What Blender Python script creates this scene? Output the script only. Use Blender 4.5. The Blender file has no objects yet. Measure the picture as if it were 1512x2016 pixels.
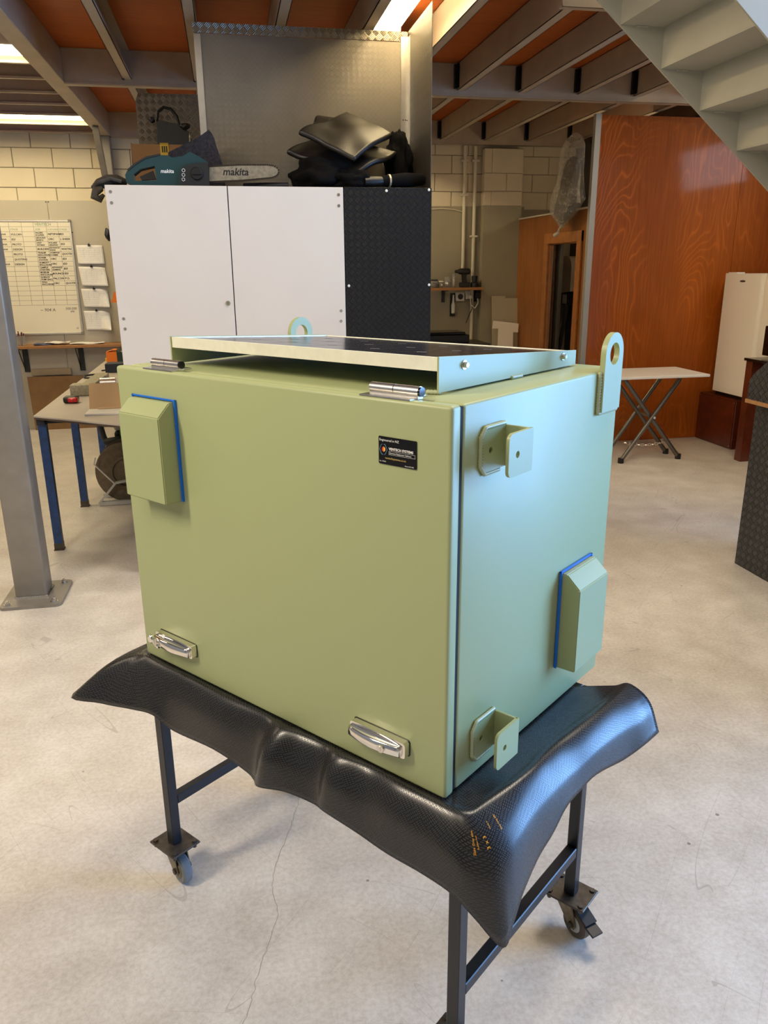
import bpy, bmesh, math, random
from mathutils import Vector, Matrix, noise
random.seed(7)
R = math.radians
S = bpy.context.scene
COL = S.collection

# ------------------------------------------------------------------ camera
CAM_YAW, CAM_PITCH, CAM_ROLL = R(-10.8604), R(17.3801), R(-0.4744)
cd = bpy.data.cameras.new('camera'); cam = bpy.data.objects.new('camera', cd); COL.objects.link(cam)
cd.sensor_fit = 'HORIZONTAL'; cd.sensor_width = 36.0; cd.lens = 1537.42 / 1512 * 36.0
cd.clip_start = .05; cd.clip_end = 200
_f = Vector((0, math.cos(CAM_PITCH), -math.sin(CAM_PITCH)))
_u = Vector((0, math.sin(CAM_PITCH), math.cos(CAM_PITCH))); _r = Vector((1, 0, 0))
_r2 = math.cos(CAM_ROLL) * _r + math.sin(CAM_ROLL) * _u
_u2 = -math.sin(CAM_ROLL) * _r + math.cos(CAM_ROLL) * _u
_m = Matrix((_r2, _u2, -_f)).transposed().to_4x4()
cam.matrix_world = Matrix.Translation((0, 0, 1.68)) @ Matrix.Rotation(CAM_YAW, 4, 'Z') @ _m
S.camera = cam

# ------------------------------------------------------------------ world, exposure, large lights
S.view_settings.view_transform = 'Standard'; S.view_settings.look = 'None'
S.view_settings.gamma = 1; S.view_settings.use_curve_mapping = False
S.view_settings.exposure = 0.0
wd = bpy.data.worlds.new('sky'); S.world = wd; wd.use_nodes = True
_b = wd.node_tree.nodes['Background']; _b.inputs[0].default_value = (.55, .75, 1.0, 1); _b.inputs[1].default_value = .9

def area(name, loc, target, sx, sy, power, col, spread=180):
    l = bpy.data.lights.new(name, 'AREA'); l.shape = 'RECTANGLE'; l.size = sx; l.size_y = sy
    l.energy = power; l.color = col; l.spread = R(spread)
    o = bpy.data.objects.new(name, l); COL.objects.link(o); o.location = loc
    d = Vector(target) - Vector(loc); o.rotation_euler = d.to_track_quat('-Z', 'Y').to_euler()
    return o
# daylight through the open roller door in the right wall and the high window in the right wall
area('roller_door_daylight', (5.36, 1.5, 1.75), (0, 1.5, 1.6), 3.2, 3.2, 285, (.23, .49, 1.0), spread=120)
area('high_window_daylight', (5.36, 5.7, 2.72), (4.0, 5.7, 2.5), 1.2, .42, 13, (.72, .84, 1.0))
# warm workshop tubes hung under the high roof, left of and behind the camera; plus an added floor fill
WARM = (1.0, .86, .67)
area('workshop_tubes_left', (-2.5, 1.1, 3.55), (0.0, 1.6, .9), .35, 1.3, 92, WARM)
area('workshop_tubes_left_far', (-3.4, 3.9, 3.0), (-1.0, 4.4, .2), .3, 1.5, 22, WARM)
area('workshop_tubes_roof', (-1.2, -.2, 5.2), (-.2, 1.8, 0), 3.0, 2.4, 92, (1.0, .87, .70))
area('right_floor_fill', (2.6, 2.9, 5.3), (2.2, 2.6, 0), 1.6, 2.0, 165, (1.0, .87, .69))  # added warm fill without a fixture, brightens the floor on the right

# ------------------------------------------------------------------ materials
def lin(c):
    return tuple((v / 255 / 12.92) if v / 255 <= .04045 else ((v / 255 + .055) / 1.055) ** 2.4 for v in c) + (1,)
MATS = {}
class NT:
    def __init__(s, m): s.t = m.node_tree; s.b = s.t.nodes['Principled BSDF']
    def n(s, typ, **kw):
        x = s.t.nodes.new(typ)
        for k, v in kw.items():
            if k in x.inputs: x.inputs[k].default_value = v
            else: setattr(x, k, v)
        return x
    def l(s, a, b): s.t.links.new(a, b)
    def coord(s, kind='Object', scale=(1, 1, 1), rot=(0, 0, 0), loc=(0, 0, 0)):
        tc = s.n('ShaderNodeTexCoord'); mp = s.n('ShaderNodeMapping')
        mp.inputs['Scale'].default_value = scale; mp.inputs['Rotation'].default_value = rot; mp.inputs['Location'].default_value = loc
        s.l(tc.outputs[kind], mp.inputs['Vector']); return mp.outputs['Vector']
    def noise(s, vec, scale, detail=4, rough=.55, dist=0):
        x = s.n('ShaderNodeTexNoise'); x.inputs['Scale'].default_value = scale; x.inputs['Detail'].default_value = detail
        x.inputs['Roughness'].default_value = rough; x.inputs['Distortion'].default_value = dist
        s.l(vec, x.inputs['Vector']); return x.outputs['Fac']
    def ramp(s, fac, stops, interp='LINEAR'):
        x = s.n('ShaderNodeValToRGB'); cr = x.color_ramp; cr.interpolation = interp
        while len(cr.elements) < len(stops): cr.elements.new(.5)
        for e, (p, c) in zip(cr.elements, stops):
            e.position = p; e.color = c if len(c) == 4 else tuple(c) + (1,)
        s.l(fac, x.inputs['Fac']); return x.outputs['Color']
    def mix(s, fac, a, b, mode='MIX'):
        x = s.n('ShaderNodeMix'); x.data_type = 'RGBA'; x.blend_type = mode
        for i, v in ((0, fac), (6, a), (7, b)):
            if hasattr(v, 'is_linked') or hasattr(v, 'links'): s.l(v, x.inputs[i])
            else: x.inputs[i].default_value = v
        return x.outputs[2]
    def math(s, op, a, b=0.0, c=None):
        x = s.n('ShaderNodeMath'); x.operation = op
        for i, v in enumerate((a, b) if c is None else (a, b, c)):
            if hasattr(v, 'links'): s.l(v, x.inputs[i])
            else: x.inputs[i].default_value = v
        return x.outputs[0]
    def bump(s, h, strength=.3, dist=.002):
        x = s.n('ShaderNodeBump'); x.inputs['Strength'].default_value = strength; x.inputs['Distance'].default_value = dist
        s.l(h, x.inputs['Height']); s.l(x.outputs['Normal'], s.b.inputs['Normal'])
G = lambda v: (v, v, v, 1)
def mk(name, col, rough=.5, metal=0., coat=0., spec=.5, emit=None, estr=0., alpha=1., trans=0., var=0., vscale=8., bump=0., bscale=300.):
    if name in MATS: return MATS[name]
    m = bpy.data.materials.new(name); m.use_nodes = True; MATS[name] = m
    t = NT(m); b = t.b; c = lin(col)
    b.inputs['Base Color'].default_value = c; b.inputs['Roughness'].default_value = rough; b.inputs['Metallic'].default_value = metal
    b.inputs['Coat Weight'].default_value = coat; b.inputs['Coat Roughness'].default_value = .15
    b.inputs['Specular IOR Level'].default_value = spec; b.inputs['Alpha'].default_value = alpha
    b.inputs['Transmission Weight'].default_value = trans
    if emit: b.inputs['Emission Color'].default_value = lin(emit); b.inputs['Emission Strength'].default_value = estr
    v = t.coord()
    if var:
        f = t.noise(v, vscale)
        lo = tuple(x * (1 - var) for x in c[:3]) + (1,); hi = tuple(min(1, x * (1 + var)) for x in c[:3]) + (1,)
        t.l(t.ramp(f, [(.3, lo), (.7, hi)]), b.inputs['Base Color'])
    if bump: t.bump(t.noise(v, bscale, 2), bump, .001)
    return m

GREEN = mk('sage_green_powder_coat', (164, 172, 124), .42, coat=.05, bump=.10, bscale=900)
CHROME = mk('polished_chrome', (240, 236, 228), .10, 1.0)
STEEL = mk('stainless_steel', (226, 222, 214), .24, 1.0, bump=.05)
ALU = mk('mill_aluminium', (215, 210, 198), .30, 1.0, var=.06, vscale=20)
ALUF = mk('anodised_frame', (240, 238, 216), .42, .15, var=.05, vscale=40)
BLUEGASKET = mk('blue_sealing_film', (22, 112, 222), .28)
DARKBLUE = mk('dark_blue_paint', (23, 26, 32), .38, var=.2, vscale=30)
BLUEPAINT = mk('worn_blue_paint', (28, 60, 112), .45, var=.35, vscale=25)
CASTSTEEL = mk('oily_steel_plate', (86, 80, 74), .42, .7, var=.25, vscale=60)
CASTZINC = mk('zinc_fork', (128, 118, 98), .40, .75, var=.3, vscale=60)
WHEELGREY = mk('grey_caster_rubber', (112, 118, 122), .55, var=.15, vscale=40)
WHEELBROWN = mk('worn_caster_rubber', (92, 78, 64), .6, var=.15, vscale=40)
BLACK = mk('black_plastic', (14, 14, 15), .45)
BLACKGLOSS = mk('gloss_black', (8, 8, 9), .18)
DARK = mk('dark_gap', (14, 13, 12), .8)
WHITEMEL = mk('white_melamine', (222, 214, 204), .42, var=.02, vscale=3)
WHITE = mk('white_enamel', (246, 239, 224), .3)
PAPER = mk('paper', (226, 222, 216), .7, var=.05, vscale=40)
CARD = mk('brown_cardboard', (150, 112, 70), .75, var=.06, vscale=20)
YTAPE = mk('yellow_tape', (206, 172, 40), .5)
PLYEDGE = mk('plywood_edge', (176, 128, 80), .6, var=.12, vscale=60)
MAHOG = mk('mahogany_veneer', (92, 38, 18), .32, coat=.3, var=.25, vscale=14)
SHELFWOOD = mk('shelf_timber', (150, 104, 58), .55, var=.12, vscale=20)
BOARDWOOD = mk('leaning_board', (132, 98, 58), .6, var=.12, vscale=8)
TEAL = mk('teal_tool_plastic', (12, 58, 62), .4)
TEALD = mk('dark_tool_plastic', (22, 27, 30), .45)
BARSTEEL = mk('worn_bar_steel', (176, 166, 146), .38, .8, var=.25, vscale=50)
CHAIN = mk('saw_chain', (66, 58, 50), .45, .8)
PRINTBLACK = mk('black_print', (16, 15, 15), .6)
PRINTWHITE = mk('white_print', (232, 232, 228), .6)
PRINTORANGE = mk('orange_print', (240, 168, 40), .5)
PRINTGOLD = mk('gold_print', (200, 176, 96), .6)
PRINTGREEN = mk('green_marker', (120, 150, 120), .7)
PRINTGREY = mk('grey_pencil', (120, 116, 112), .7)
LEATHER = mk('black_vinyl', (28, 25, 22), .42, coat=.0, var=.2, vscale=12, bump=.25, bscale=120)
CLOTH = mk('black_cloth', (13, 12, 12), .95, spec=.15, bump=.5, bscale=260)
FUZZ = mk('grey_felt', (58, 54, 56), .95, spec=.1, var=.35, vscale=90, bump=.9, bscale=240)
GLOVE = mk('worn_glove_leather', (62, 56, 48), .7, var=.3, vscale=30)
CLEAR = mk('clear_plastic_jar', (220, 220, 214), .12, trans=.75, alpha=.75)
CONDUIT = mk('cream_conduit', (206, 198, 176), .45)
SOCKET = mk('socket_plastic', (214, 210, 200), .4)
PERSPEX = mk('beige_sheet', (176, 166, 140), .5)
WHITEB = mk('whiteboard_surface', (226, 218, 196), .22)
REDL = mk('red_lens', (190, 14, 18), .12, coat=.4)
ORANGE = mk('orange_carton', (232, 118, 16), .5)
YELLOW = mk('yellow_tape_roll', (228, 178, 20), .45)
NAVY = mk('navy_carton', (20, 26, 42), .5)
GREENTRAY = mk('dark_green_tray', (18, 44, 34), .4)
KRAFT = mk('kraft_cover', (216, 180, 132), .7)
SPATTER = mk('spattered_steel', (150, 144, 120), .6, .25, var=.25, vscale=60)
GREYPLA = mk('light_grey_plastic', (186, 184, 178), .45)
LIME = mk('lime_button', (66, 150, 20), .4)
HOSE = mk('dark_hose', (42, 44, 36), .5)
REEL = mk('dusty_reel', (112, 98, 78), .6, .2, var=.2, vscale=30)
TOWEL = mk('dark_roll_towel', (60, 58, 62), .9)
DISP = mk('dispenser_plastic', (176, 164, 150), .35)
LOGOBLUE = mk('logo_blue', (120, 160, 190), .5)
LOGORED = mk('logo_red', (214, 60, 40), .5)
LOGOYEL = mk('logo_yellow', (240, 190, 80), .5)
TUBE = mk('fluorescent_tube', (255, 250, 230), .4, emit=(255, 232, 184), estr=32)
DIFF = mk('light_diffuser', (255, 250, 230), .5, emit=(255, 236, 190), estr=15)
LAMPBODY = mk('lamp_batten', (214, 206, 186), .5)
BEAM = mk('grey_steel_paint', (172, 156, 136), .5, .1, var=.08, vscale=6)
STAIR = mk('stair_paint', (166, 163, 148), .48, var=.04, vscale=5)
WELD = mk('painted_weld', (178, 184, 146), .32)
POST = mk('grey_post_paint', (138, 132, 122), .40, .25, var=.10, vscale=9)
BLOCKM = mk('cream_block', (206, 194, 168), .75, var=.03, vscale=5, bump=.35, bscale=160)
MORTAR = mk('mortar', (150, 140, 120), .9)
DADO = mk('grey_wall_paint', (178, 170, 152), .55, var=.03, vscale=3)
DADOD = mk('olive_grey_wall_paint', (146, 138, 116), .55, var=.05, vscale=3)
SHEDWALL = mk('shed_wall', (176, 170, 160), .8)
DARKWALL = mk('dark_cupboard_wall', (70, 66, 60), .8)
DOORTRIM = mk('stained_pine', (150, 92, 40), .42, coat=.2, var=.18, vscale=16)
FOLDTOP = mk('white_table_board', (226, 218, 204), .45)
FOLDLEG = mk('grey_tube_leg', (112, 106, 98), .32, .8)

def m_floor():
    m = bpy.data.materials.new('polished_concrete'); m.use_nodes = True; t = NT(m); v = t.coord()
    big = t.noise(v, .55, 3, .5, .3); mid = t.noise(v, 5, 6, .6); fine = t.noise(v, 70, 3, .7)
    c = t.ramp(big, [(.3, lin((190, 182, 172))), (.7, lin((208, 201, 190)))])
    c = t.mix(.55, c, t.ramp(mid, [(.3, lin((178, 168, 156))), (.68, lin((218, 211, 200)))]))
    c = t.mix(.50, c, t.ramp(fine, [(.3, G(.28)), (.62, G(.76))]), 'SOFT_LIGHT')
    # scratches: thin near-straight lines where a strongly stretched noise crosses its middle value
    for ang, sc, w in ((.75, (7, .5, 1), .0014), (-.55, (6, .45, 1), .0013), (1.9, (8, .4, 1), .0012), (2.6, (9, .5, 1), .0011)):
        rv = t.coord(rot=(0, 0, ang)); mp = t.n('ShaderNodeMapping'); mp.inputs['Scale'].default_value = sc; t.l(rv, mp.inputs['Vector']); f = t.noise(mp.outputs['Vector'], 1.0, 1, .3)
        d = t.math('ABSOLUTE', t.math('SUBTRACT', f, .5)); line = t.math('LESS_THAN', d, w)
        keep = t.math('GREATER_THAN', t.noise(t.coord(loc=(ang * 9, 3, 1)), 3.1, 3), .53)
        c = t.mix(t.math('MULTIPLY', t.math('MULTIPLY', line, keep), .30), c, lin((118, 108, 96)))
    # specks of dirt
    vo = t.n('ShaderNodeTexVoronoi'); vo.inputs['Scale'].default_value = 9; vo.inputs['Randomness'].default_value = 1
    t.l(v, vo.inputs['Vector'])
    dot = t.math('LESS_THAN', vo.outputs['Distance'], t.math('MULTIPLY', t.math('SUBTRACT', t.noise(v, 3.1, 2), .42), .26))
    c = t.mix(t.math('MULTIPLY', dot, .7), c, lin((98, 86, 72)))
    t.l(c, t.b.inputs['Base Color'])
    t.l(t.ramp(mid, [(.25, G(.34)), (.75, G(.56))]), t.b.inputs['Roughness'])
    t.bump(t.math('ADD', fine, mid), .10, .002); return m
FLOOR = m_floor()

def m_ply(name, dark, light, scale=1., coat=.45, axis='X', rings=1., contrast=.5):
    m = bpy.data.materials.new(name); m.use_nodes = True; t = NT(m)
    v = t.coord(scale=(scale, scale, .34 * scale) if axis == 'X' else (.3 * scale, scale, scale))
    n1 = t.noise(v, 1.35, 3, .42, .35)
    wv = t.math('FRACT', t.math('MULTIPLY', n1, 34 * rings))
    line = t.math('POWER', t.math('ABSOLUTE', t.math('SUBTRACT', t.math('MULTIPLY', wv, 2), 1.0)), 5.0)
    keep = t.ramp(t.noise(v, 2.2, 2), [(.38, G(0)), (.62, G(1))])
    line = t.math('MULTIPLY', line, keep)
    grain = t.noise(t.coord(scale=(22, 22, .8) if axis == 'X' else (.8, 22, 22)), 3, 5, .65)
    big = t.noise(v, 1.1, 3)
    k = t.math('ADD', t.math('MULTIPLY', grain, .45), t.math('MULTIPLY', big, .55))
    c = t.ramp(k, [(.33, lin(dark)), (.67, lin(light))])
    c = t.mix(t.math('MULTIPLY', line, contrast), c, lin(tuple(min(255, int(x * 1.22)) for x in light)))
    t.l(c, t.b.inputs['Base Color']); t.b.inputs['Roughness'].default_value = .6; t.b.inputs['Specular IOR Level'].default_value = .18
    t.b.inputs['Coat Weight'].default_value = coat; t.b.inputs['Coat Roughness'].default_value = .10
    t.bump(grain, .05, .001); return m
PLYWALL = m_ply('varnished_plywood', (128, 57, 8), (178, 94, 24), coat=.22, rings=1.35, contrast=.7)
PLYDECK = m_ply('red_ply_deck', (152, 74, 24), (186, 98, 38), coat=.1, axis='Y', contrast=.15)
PARTPLY = m_ply('partition_veneer', (112, 66, 30), (156, 100, 52), scale=2.2, coat=.15, rings=.35, contrast=.2)

def m_tread(name, col, pitch, rough, metal, strength, spec=.5, plane='XZ', contrast=0.):
    """five-bar tread plate: alternating groups of short raised bars on a diagonal checker"""
    m = bpy.data.materials.new(name); m.use_nodes = True; t = NT(m); b = t.b
    tc = t.n('ShaderNodeTexCoord'); sp = t.n('ShaderNodeSeparateXYZ'); t.l(tc.outputs['Object'], sp.inputs[0])
    a, c = (sp.outputs['X'], sp.outputs['Z']) if plane == 'XZ' else ((sp.outputs['Y'], sp.outputs['Z']) if plane == 'YZ' else (sp.outputs['X'], sp.outputs['Y']))
    u = t.math('DIVIDE', t.math('ADD', a, c), pitch * 1.4142); w = t.math('DIVIDE', t.math('SUBTRACT', a, c), pitch * 1.4142)
    chk = t.math('MODULO', t.math('ABSOLUTE', t.math('ADD', t.math('FLOOR', u), t.math('FLOOR', w))), 2.0)
    def bars(p, q):
        fp = t.math('FRACT', t.math('MULTIPLY', t.math('FRACT', p), 4.0))
        bar = t.math('SUBTRACT', 1.0, t.math('MULTIPLY', t.math('ABSOLUTE', t.math('SUBTRACT', fp, .5)), 2.4))
        fq = t.math('ABSOLUTE', t.math('SUBTRACT', t.math('FRACT', q), .5))
        ends = t.math('LESS_THAN', fq, .40)
        return t.math('MULTIPLY', t.math('MAXIMUM', bar, 0.0), ends)
    mx = t.n('ShaderNodeMix'); t.l(chk, mx.inputs[0]); t.l(bars(u, w), mx.inputs[2]); t.l(bars(w, u), mx.inputs[3])
    h = mx.outputs[0]
    b.inputs['Metallic'].default_value = metal; b.inputs['Roughness'].default_value = rough; b.inputs['Specular IOR Level'].default_value = spec
    cl = lin(col); f = t.noise(t.coord(), 4, 4)
    cc = t.ramp(f, [(.3, tuple(x * .9 for x in cl[:3])), (.7, tuple(min(1, x * 1.1) for x in cl[:3]))])
    if contrast: cc = t.mix(t.math('MULTIPLY', h, contrast), cc, lin((205, 200, 190)))
    t.l(cc, b.inputs['Base Color'])
    t.bump(h, strength, .003); return m
ALUTREAD = m_tread('aluminium_tread_plate', (128, 121, 109), .022, .46, .8, .16, contrast=.10)
ALUTREAD2 = m_tread('bright_tread_plate', (140, 132, 116), .030, .4, .85, .8, contrast=.25)
ALUTREADS = m_tread('tread_plate_side', (120, 112, 100), .034, .4, .85, .3, plane='YZ')
RUBTREAD = m_tread('black_tread_rubber', (12, 12, 14), .026, .5, 0, .8, spec=.3, contrast=.035)
RUBTREADS = m_tread('black_tread_rubber_side', (22, 22, 24), .034, .42, 0, .9, plane='YZ', contrast=.16)

def m_mat():
    m = bpy.data.materials.new('black_studded_rubber'); m.use_nodes = True; t = NT(m); b = t.b
    tc = t.n('ShaderNodeTexCoord'); sp = t.n('ShaderNodeSeparateXYZ'); t.l(tc.outputs['UV'], sp.inputs[0])
    u0, v0 = sp.outputs['X'], sp.outputs['Y']
    # short raised dashes in rows, in a diamond weave
    def cell(p, q, sx, sy):
        fx = t.math('ABSOLUTE', t.math('SUBTRACT', t.math('FRACT', t.math('MULTIPLY', p, sx)), .5))
        fy = t.math('ABSOLUTE', t.math('SUBTRACT', t.math('FRACT', t.math('MULTIPLY', q, sy)), .5))
        return t.math('MULTIPLY', t.math('LESS_THAN', fx, .33), t.math('LESS_THAN', fy, .24))
    p = t.math('ADD', u0, v0); q = t.math('SUBTRACT', u0, v0)
    a = cell(p, q, 112, 190); c2 = cell(q, p, 112, 190)
    chk = t.math('MODULO', t.math('ABSOLUTE', t.math('ADD', t.math('FLOOR', t.math('MULTIPLY', p, 28.0)), t.math('FLOOR', t.math('MULTIPLY', q, 28.0)))), 2.0)
    mx = t.n('ShaderNodeMix'); t.l(chk, mx.inputs[0]); t.l(a, mx.inputs[2]); t.l(c2, mx.inputs[3])
    t.l(t.mix(mx.outputs[0], lin((19, 19, 20)), lin((44, 43, 42))), b.inputs['Base Color']); t.l(t.math('ADD', t.math('MULTIPLY', mx.outputs[0], .16), .27), b.inputs['Roughness'])
    b.inputs['Specular IOR Level'].default_value = .62
    t.bump(mx.outputs[0], 1.0, .0022); return m
MATRUB = m_mat()

def m_cell():
    m = bpy.data.materials.new('solar_cell_blue'); m.use_nodes = True; t = NT(m); b = t.b
    tc = t.n('ShaderNodeTexCoord'); sp = t.n('ShaderNodeSeparateXYZ'); t.l(tc.outputs['Object'], sp.inputs[0])
    f = t.math('FRACT', t.math('MULTIPLY', sp.outputs['X'], 24.0)); ln = t.math('LESS_THAN', f, .05)
    t.l(t.mix(ln, lin((20, 22, 34)), lin((120, 122, 128))), b.inputs['Base Color'])
    b.inputs['Roughness'].default_value = .16; b.inputs['Specular IOR Level'].default_value = .22; return m
CELL = m_cell()
PANELBACK = mk('panel_backsheet', (214, 214, 212), .2, spec=.2)

def m_bag():
    m = bpy.data.materials.new('clear_wrinkled_plastic'); m.use_nodes = True; t = NT(m); b = t.b
    v = t.coord(); n = t.noise(v, 14, 5, .7, 1.5)
    b.inputs['Base Color'].default_value = lin((190, 182, 168)); b.inputs['Roughness'].default_value = .22
    t.l(t.ramp(n, [(.35, G(.16)), (.7, G(.62))]), b.inputs['Alpha'])
    t.bump(n, .9, .02); return m
BAG = m_bag()

# ------------------------------------------------------------------ mesh helpers
def bm_new(): return bmesh.new()
def box(bm, x0, x1, y0, y1, z0, z1, bev=0., seg=2):
    vs = [bm.verts.new((x, y, z)) for z in (z0, z1) for y in (y0, y1) for x in (x0, x1)]
    fs = [bm.faces.new([vs[i] for i in f]) for f in ((0, 2, 3, 1), (4, 5, 7, 6), (0, 1, 5, 4), (2, 6, 7, 3), (0, 4, 6, 2), (1, 3, 7, 5))]
    if bev:
        es = list({e for f in fs for e in f.edges})
        bmesh.ops.bevel(bm, geom=es, offset=bev, segments=seg, affect='EDGES', profile=.5)
    return vs
def obox(bm, c, ax, ay, az, hx, hy, hz, bev=0.):
    """box with its own axes"""
    t = bmesh.new(); box(t, -hx, hx, -hy, hy, -hz, hz, bev)
    M = Matrix((Vector(ax).normalized(), Vector(ay).normalized(), Vector(az).normalized())).transposed().to_4x4(); M.translation = Vector(c)
    bmesh.ops.transform(t, matrix=M, verts=t.verts); merge(bm, t)
def merge(bm, t):
    me = bpy.data.meshes.new('tmp'); t.to_mesh(me); t.free(); bm.from_mesh(me); bpy.data.meshes.remove(me)
def beam(bm, p0, p1, w, h, up=(0, 0, 1), bev=0.):
    p0, p1 = Vector(p0), Vector(p1); d = p1 - p0; L = d.length; d.normalize()
    s = d.cross(Vector(up)); s.normalize(); u = s.cross(d)
    obox(bm, (p0 + p1) / 2, d, s, u, L / 2, w / 2, h / 2, bev)
def frame(d):
    d = Vector(d).normalized(); a = Vector((0, 0, 1)) if abs(d.z) < .9 else Vector((1, 0, 0))
    s = d.cross(a).normalized(); return s, s.cross(d).normalized()
def tube(bm, pts, r, seg=10, rad=None, closed=False):
    pts = [Vector(p) for p in pts]; n = len(pts); rings = []; s0 = None
    for i, p in enumerate(pts):
        d = (pts[(i + 1) % n] - pts[i - 1]) if closed else (pts[min(i + 1, n - 1)] - pts[max(i - 1, 0)])
        d.normalize()
        if s0 is None: s, u = frame(d)
        else: s = (s0 - d * s0.dot(d)).normalized(); u = s.cross(d).normalized()
        s0 = s; rr = rad[i] if rad else r
        rings.append([bm.verts.new(p + (s * math.cos(a) + u * math.sin(a)) * rr) for a in (2 * math.pi * k / seg for k in range(seg))])
    for i in range(n if closed else n - 1):
        A, B = rings[i], rings[(i + 1) % n]
        for k in range(seg): bm.faces.new((A[k], A[(k + 1) % seg], B[(k + 1) % seg], B[k]))
    if not closed:
        bm.faces.new(rings[0][::-1]); bm.faces.new(rings[-1])
def lathe(bm, prof, c, axis=(0, 0, 1), seg=24):
    c = Vector(c); ax = Vector(axis).normalized(); s, u = frame(ax); rings = []
    for r, h in prof:
        if r < 1e-6: rings.append([bm.verts.new(c + ax * h)])
        else: rings.append([bm.verts.new(c + ax * h + (s * math.cos(a) + u * math.sin(a)) * r) for a in (2 * math.pi * k / seg for k in range(seg))])
    for A, B in zip(rings, rings[1:]):
        for k in range(seg):
            k2 = (k + 1) % seg
            if len(A) == 1 and len(B) == 1: continue
            if len(A) == 1: bm.faces.new((A[0], B[k2], B[k]))
            elif len(B) == 1: bm.faces.new((A[k], A[k2], B[0]))
            else: bm.faces.new((A[k], A[k2], B[k2], B[k]))
    for ring in (rings[0], rings[-1]):
        if len(ring) > 2: bm.faces.new(ring)
def cyl(bm, c, axis, r, h, seg=16, bev=0.):
    if bev: lathe(bm, [(0, 0), (r - bev, 0), (r, bev), (r, h - bev), (r - bev, h), (0, h)], c, axis, seg)
    else: lathe(bm, [(r, 0), (r, h)], c, axis, seg)
def circle(cx, cy, r, n=16, a0=0): return [(cx + r * math.cos(a0 + 2 * math.pi * k / n), cy + r * math.sin(a0 + 2 * math.pi * k / n)) for k in range(n)]
def plate(bm, outline, holes, plane, a0, a1):
    """flat plate with holes; plane 'XZ','YZ','XY': the 2-D points lie there, a0..a1 along the third axis"""
    P = {'XZ': lambda p, a: (p[0], a, p[1]), 'YZ': lambda p, a: (a, p[0], p[1]), 'XY': lambda p, a: (p[0], p[1], a)}[plane]
    t = bmesh.new(); es = []
    for loop in [outline] + list(holes):
        vs = [t.verts.new(P(p, a0)) for p in loop]
        es += [t.edges.new((vs[i], vs[(i + 1) % len(vs)])) for i in range(len(vs))]
    bmesh.ops.triangle_fill(t, use_beauty=True, use_dissolve=False, edges=es)
    fs = list(t.faces); r = bmesh.ops.extrude_face_region(t, geom=fs)
    off = Vector(P((0, 0), a1)) - Vector(P((0, 0), a0))
    bmesh.ops.translate(t, verts=[v for v in r['geom'] if isinstance(v, bmesh.types.BMVert)], vec=off)
    bmesh.ops.recalc_face_normals(t, faces=t.faces); merge(bm, t)
def rrect(x0, x1, y0, y1, r, n=5, corners=(1, 1, 1, 1)):
    """rounded rectangle, corners: bl, br, tr, tl"""
    out = []
    for (cx, cy, a), on, (px, py) in zip(((x0 + r, y0 + r, math.pi), (x1 - r, y0 + r, 1.5 * math.pi), (x1 - r, y1 - r, 0), (x0 + r, y1 - r, .5 * math.pi)), corners, ((x0, y0), (x1, y0), (x1, y1), (x0, y1))):
        if not on: out.append((px, py)); continue
        out += [(cx + r * math.cos(a + .5 * math.pi * k / n), cy + r * math.sin(a + .5 * math.pi * k / n)) for k in range(n + 1)]
    return out
def finish(name, bm, mat, parent=None, smooth=False, local=False, base=True):
    bmesh.ops.recalc_face_normals(bm, faces=bm.faces)
    me = bpy.data.meshes.new(name); org = Vector((0, 0, 0))
    if parent is not None and not local: bmesh.ops.transform(bm, matrix=MW[parent.name].inverted(), verts=bm.verts)
    elif parent is None and base and bm.verts:
        xs = [v.co for v in bm.verts]
        org = Vector(((min(v.x for v in xs) + max(v.x for v in xs)) / 2, (min(v.y for v in xs) + max(v.y for v in xs)) / 2, min(v.z for v in xs)))
        bmesh.ops.translate(bm, verts=bm.verts, vec=-org)
    if smooth:
        for f in bm.faces: f.smooth = True
    bm.to_mesh(me); bm.free()
    if mat: me.materials.append(mat)
    if smooth and smooth != 'all':
        try: me.set_sharp_from_angle(angle=R(38))
        except Exception: pass
    o = bpy.data.objects.new(name, me); COL.objects.link(o); o.location = org
    if parent is not None: o.parent = parent; MW[o.name] = MW[parent.name].copy()
    else: MW[o.name] = Matrix.Translation(org)
    return o
MW = {}
def tag(o, label, cat, group=None):
    o['label'] = label; o['category'] = cat
    if group: o['group'] = group
    return o
def thing(name, loc, label, cat, rotz=0, group=None):
    o = bpy.data.objects.new(name, None); COL.objects.link(o); o.location = loc; o.rotation_euler = (0, 0, rotz)
    o.empty_display_size = .1; MW[o.name] = Matrix.Translation(loc) @ Matrix.Rotation(rotz, 4, 'Z')
    return tag(o, label, cat, group)
def struct(o): o['kind'] = 'structure'; return o
def quick(name, mat, parent, fn, smooth=False, local=False):
    bm = bm_new(); fn(bm); return finish(name, bm, mat, parent, smooth, local)
def text_bm(bm, s, size, M, extrude=.0003, align='LEFT', bold=0.):
    cu = bpy.data.curves.new('txt', 'FONT'); cu.body = s; cu.size = size; cu.align_x = align; cu.extrude = extrude; cu.offset = bold; cu.resolution_u = 2
    ob = bpy.data.objects.new('txt', cu); me = bpy.data.meshes.new_from_object(ob)
    t = bmesh.new(); t.from_mesh(me); bmesh.ops.transform(t, matrix=M, verts=t.verts)
    bpy.data.objects.remove(ob); bpy.data.curves.remove(cu); bpy.data.meshes.remove(me); merge(bm, t)
def MX(x, y, z, shear=0):   # text lying in the XZ plane, facing -Y
    return Matrix.Translation((x, y, z)) @ Matrix.Rotation(R(90), 4, 'X') @ Matrix(((1, shear, 0, 0), (0, 1, 0, 0), (0, 0, 1, 0), (0, 0, 0, 1)))
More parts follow.
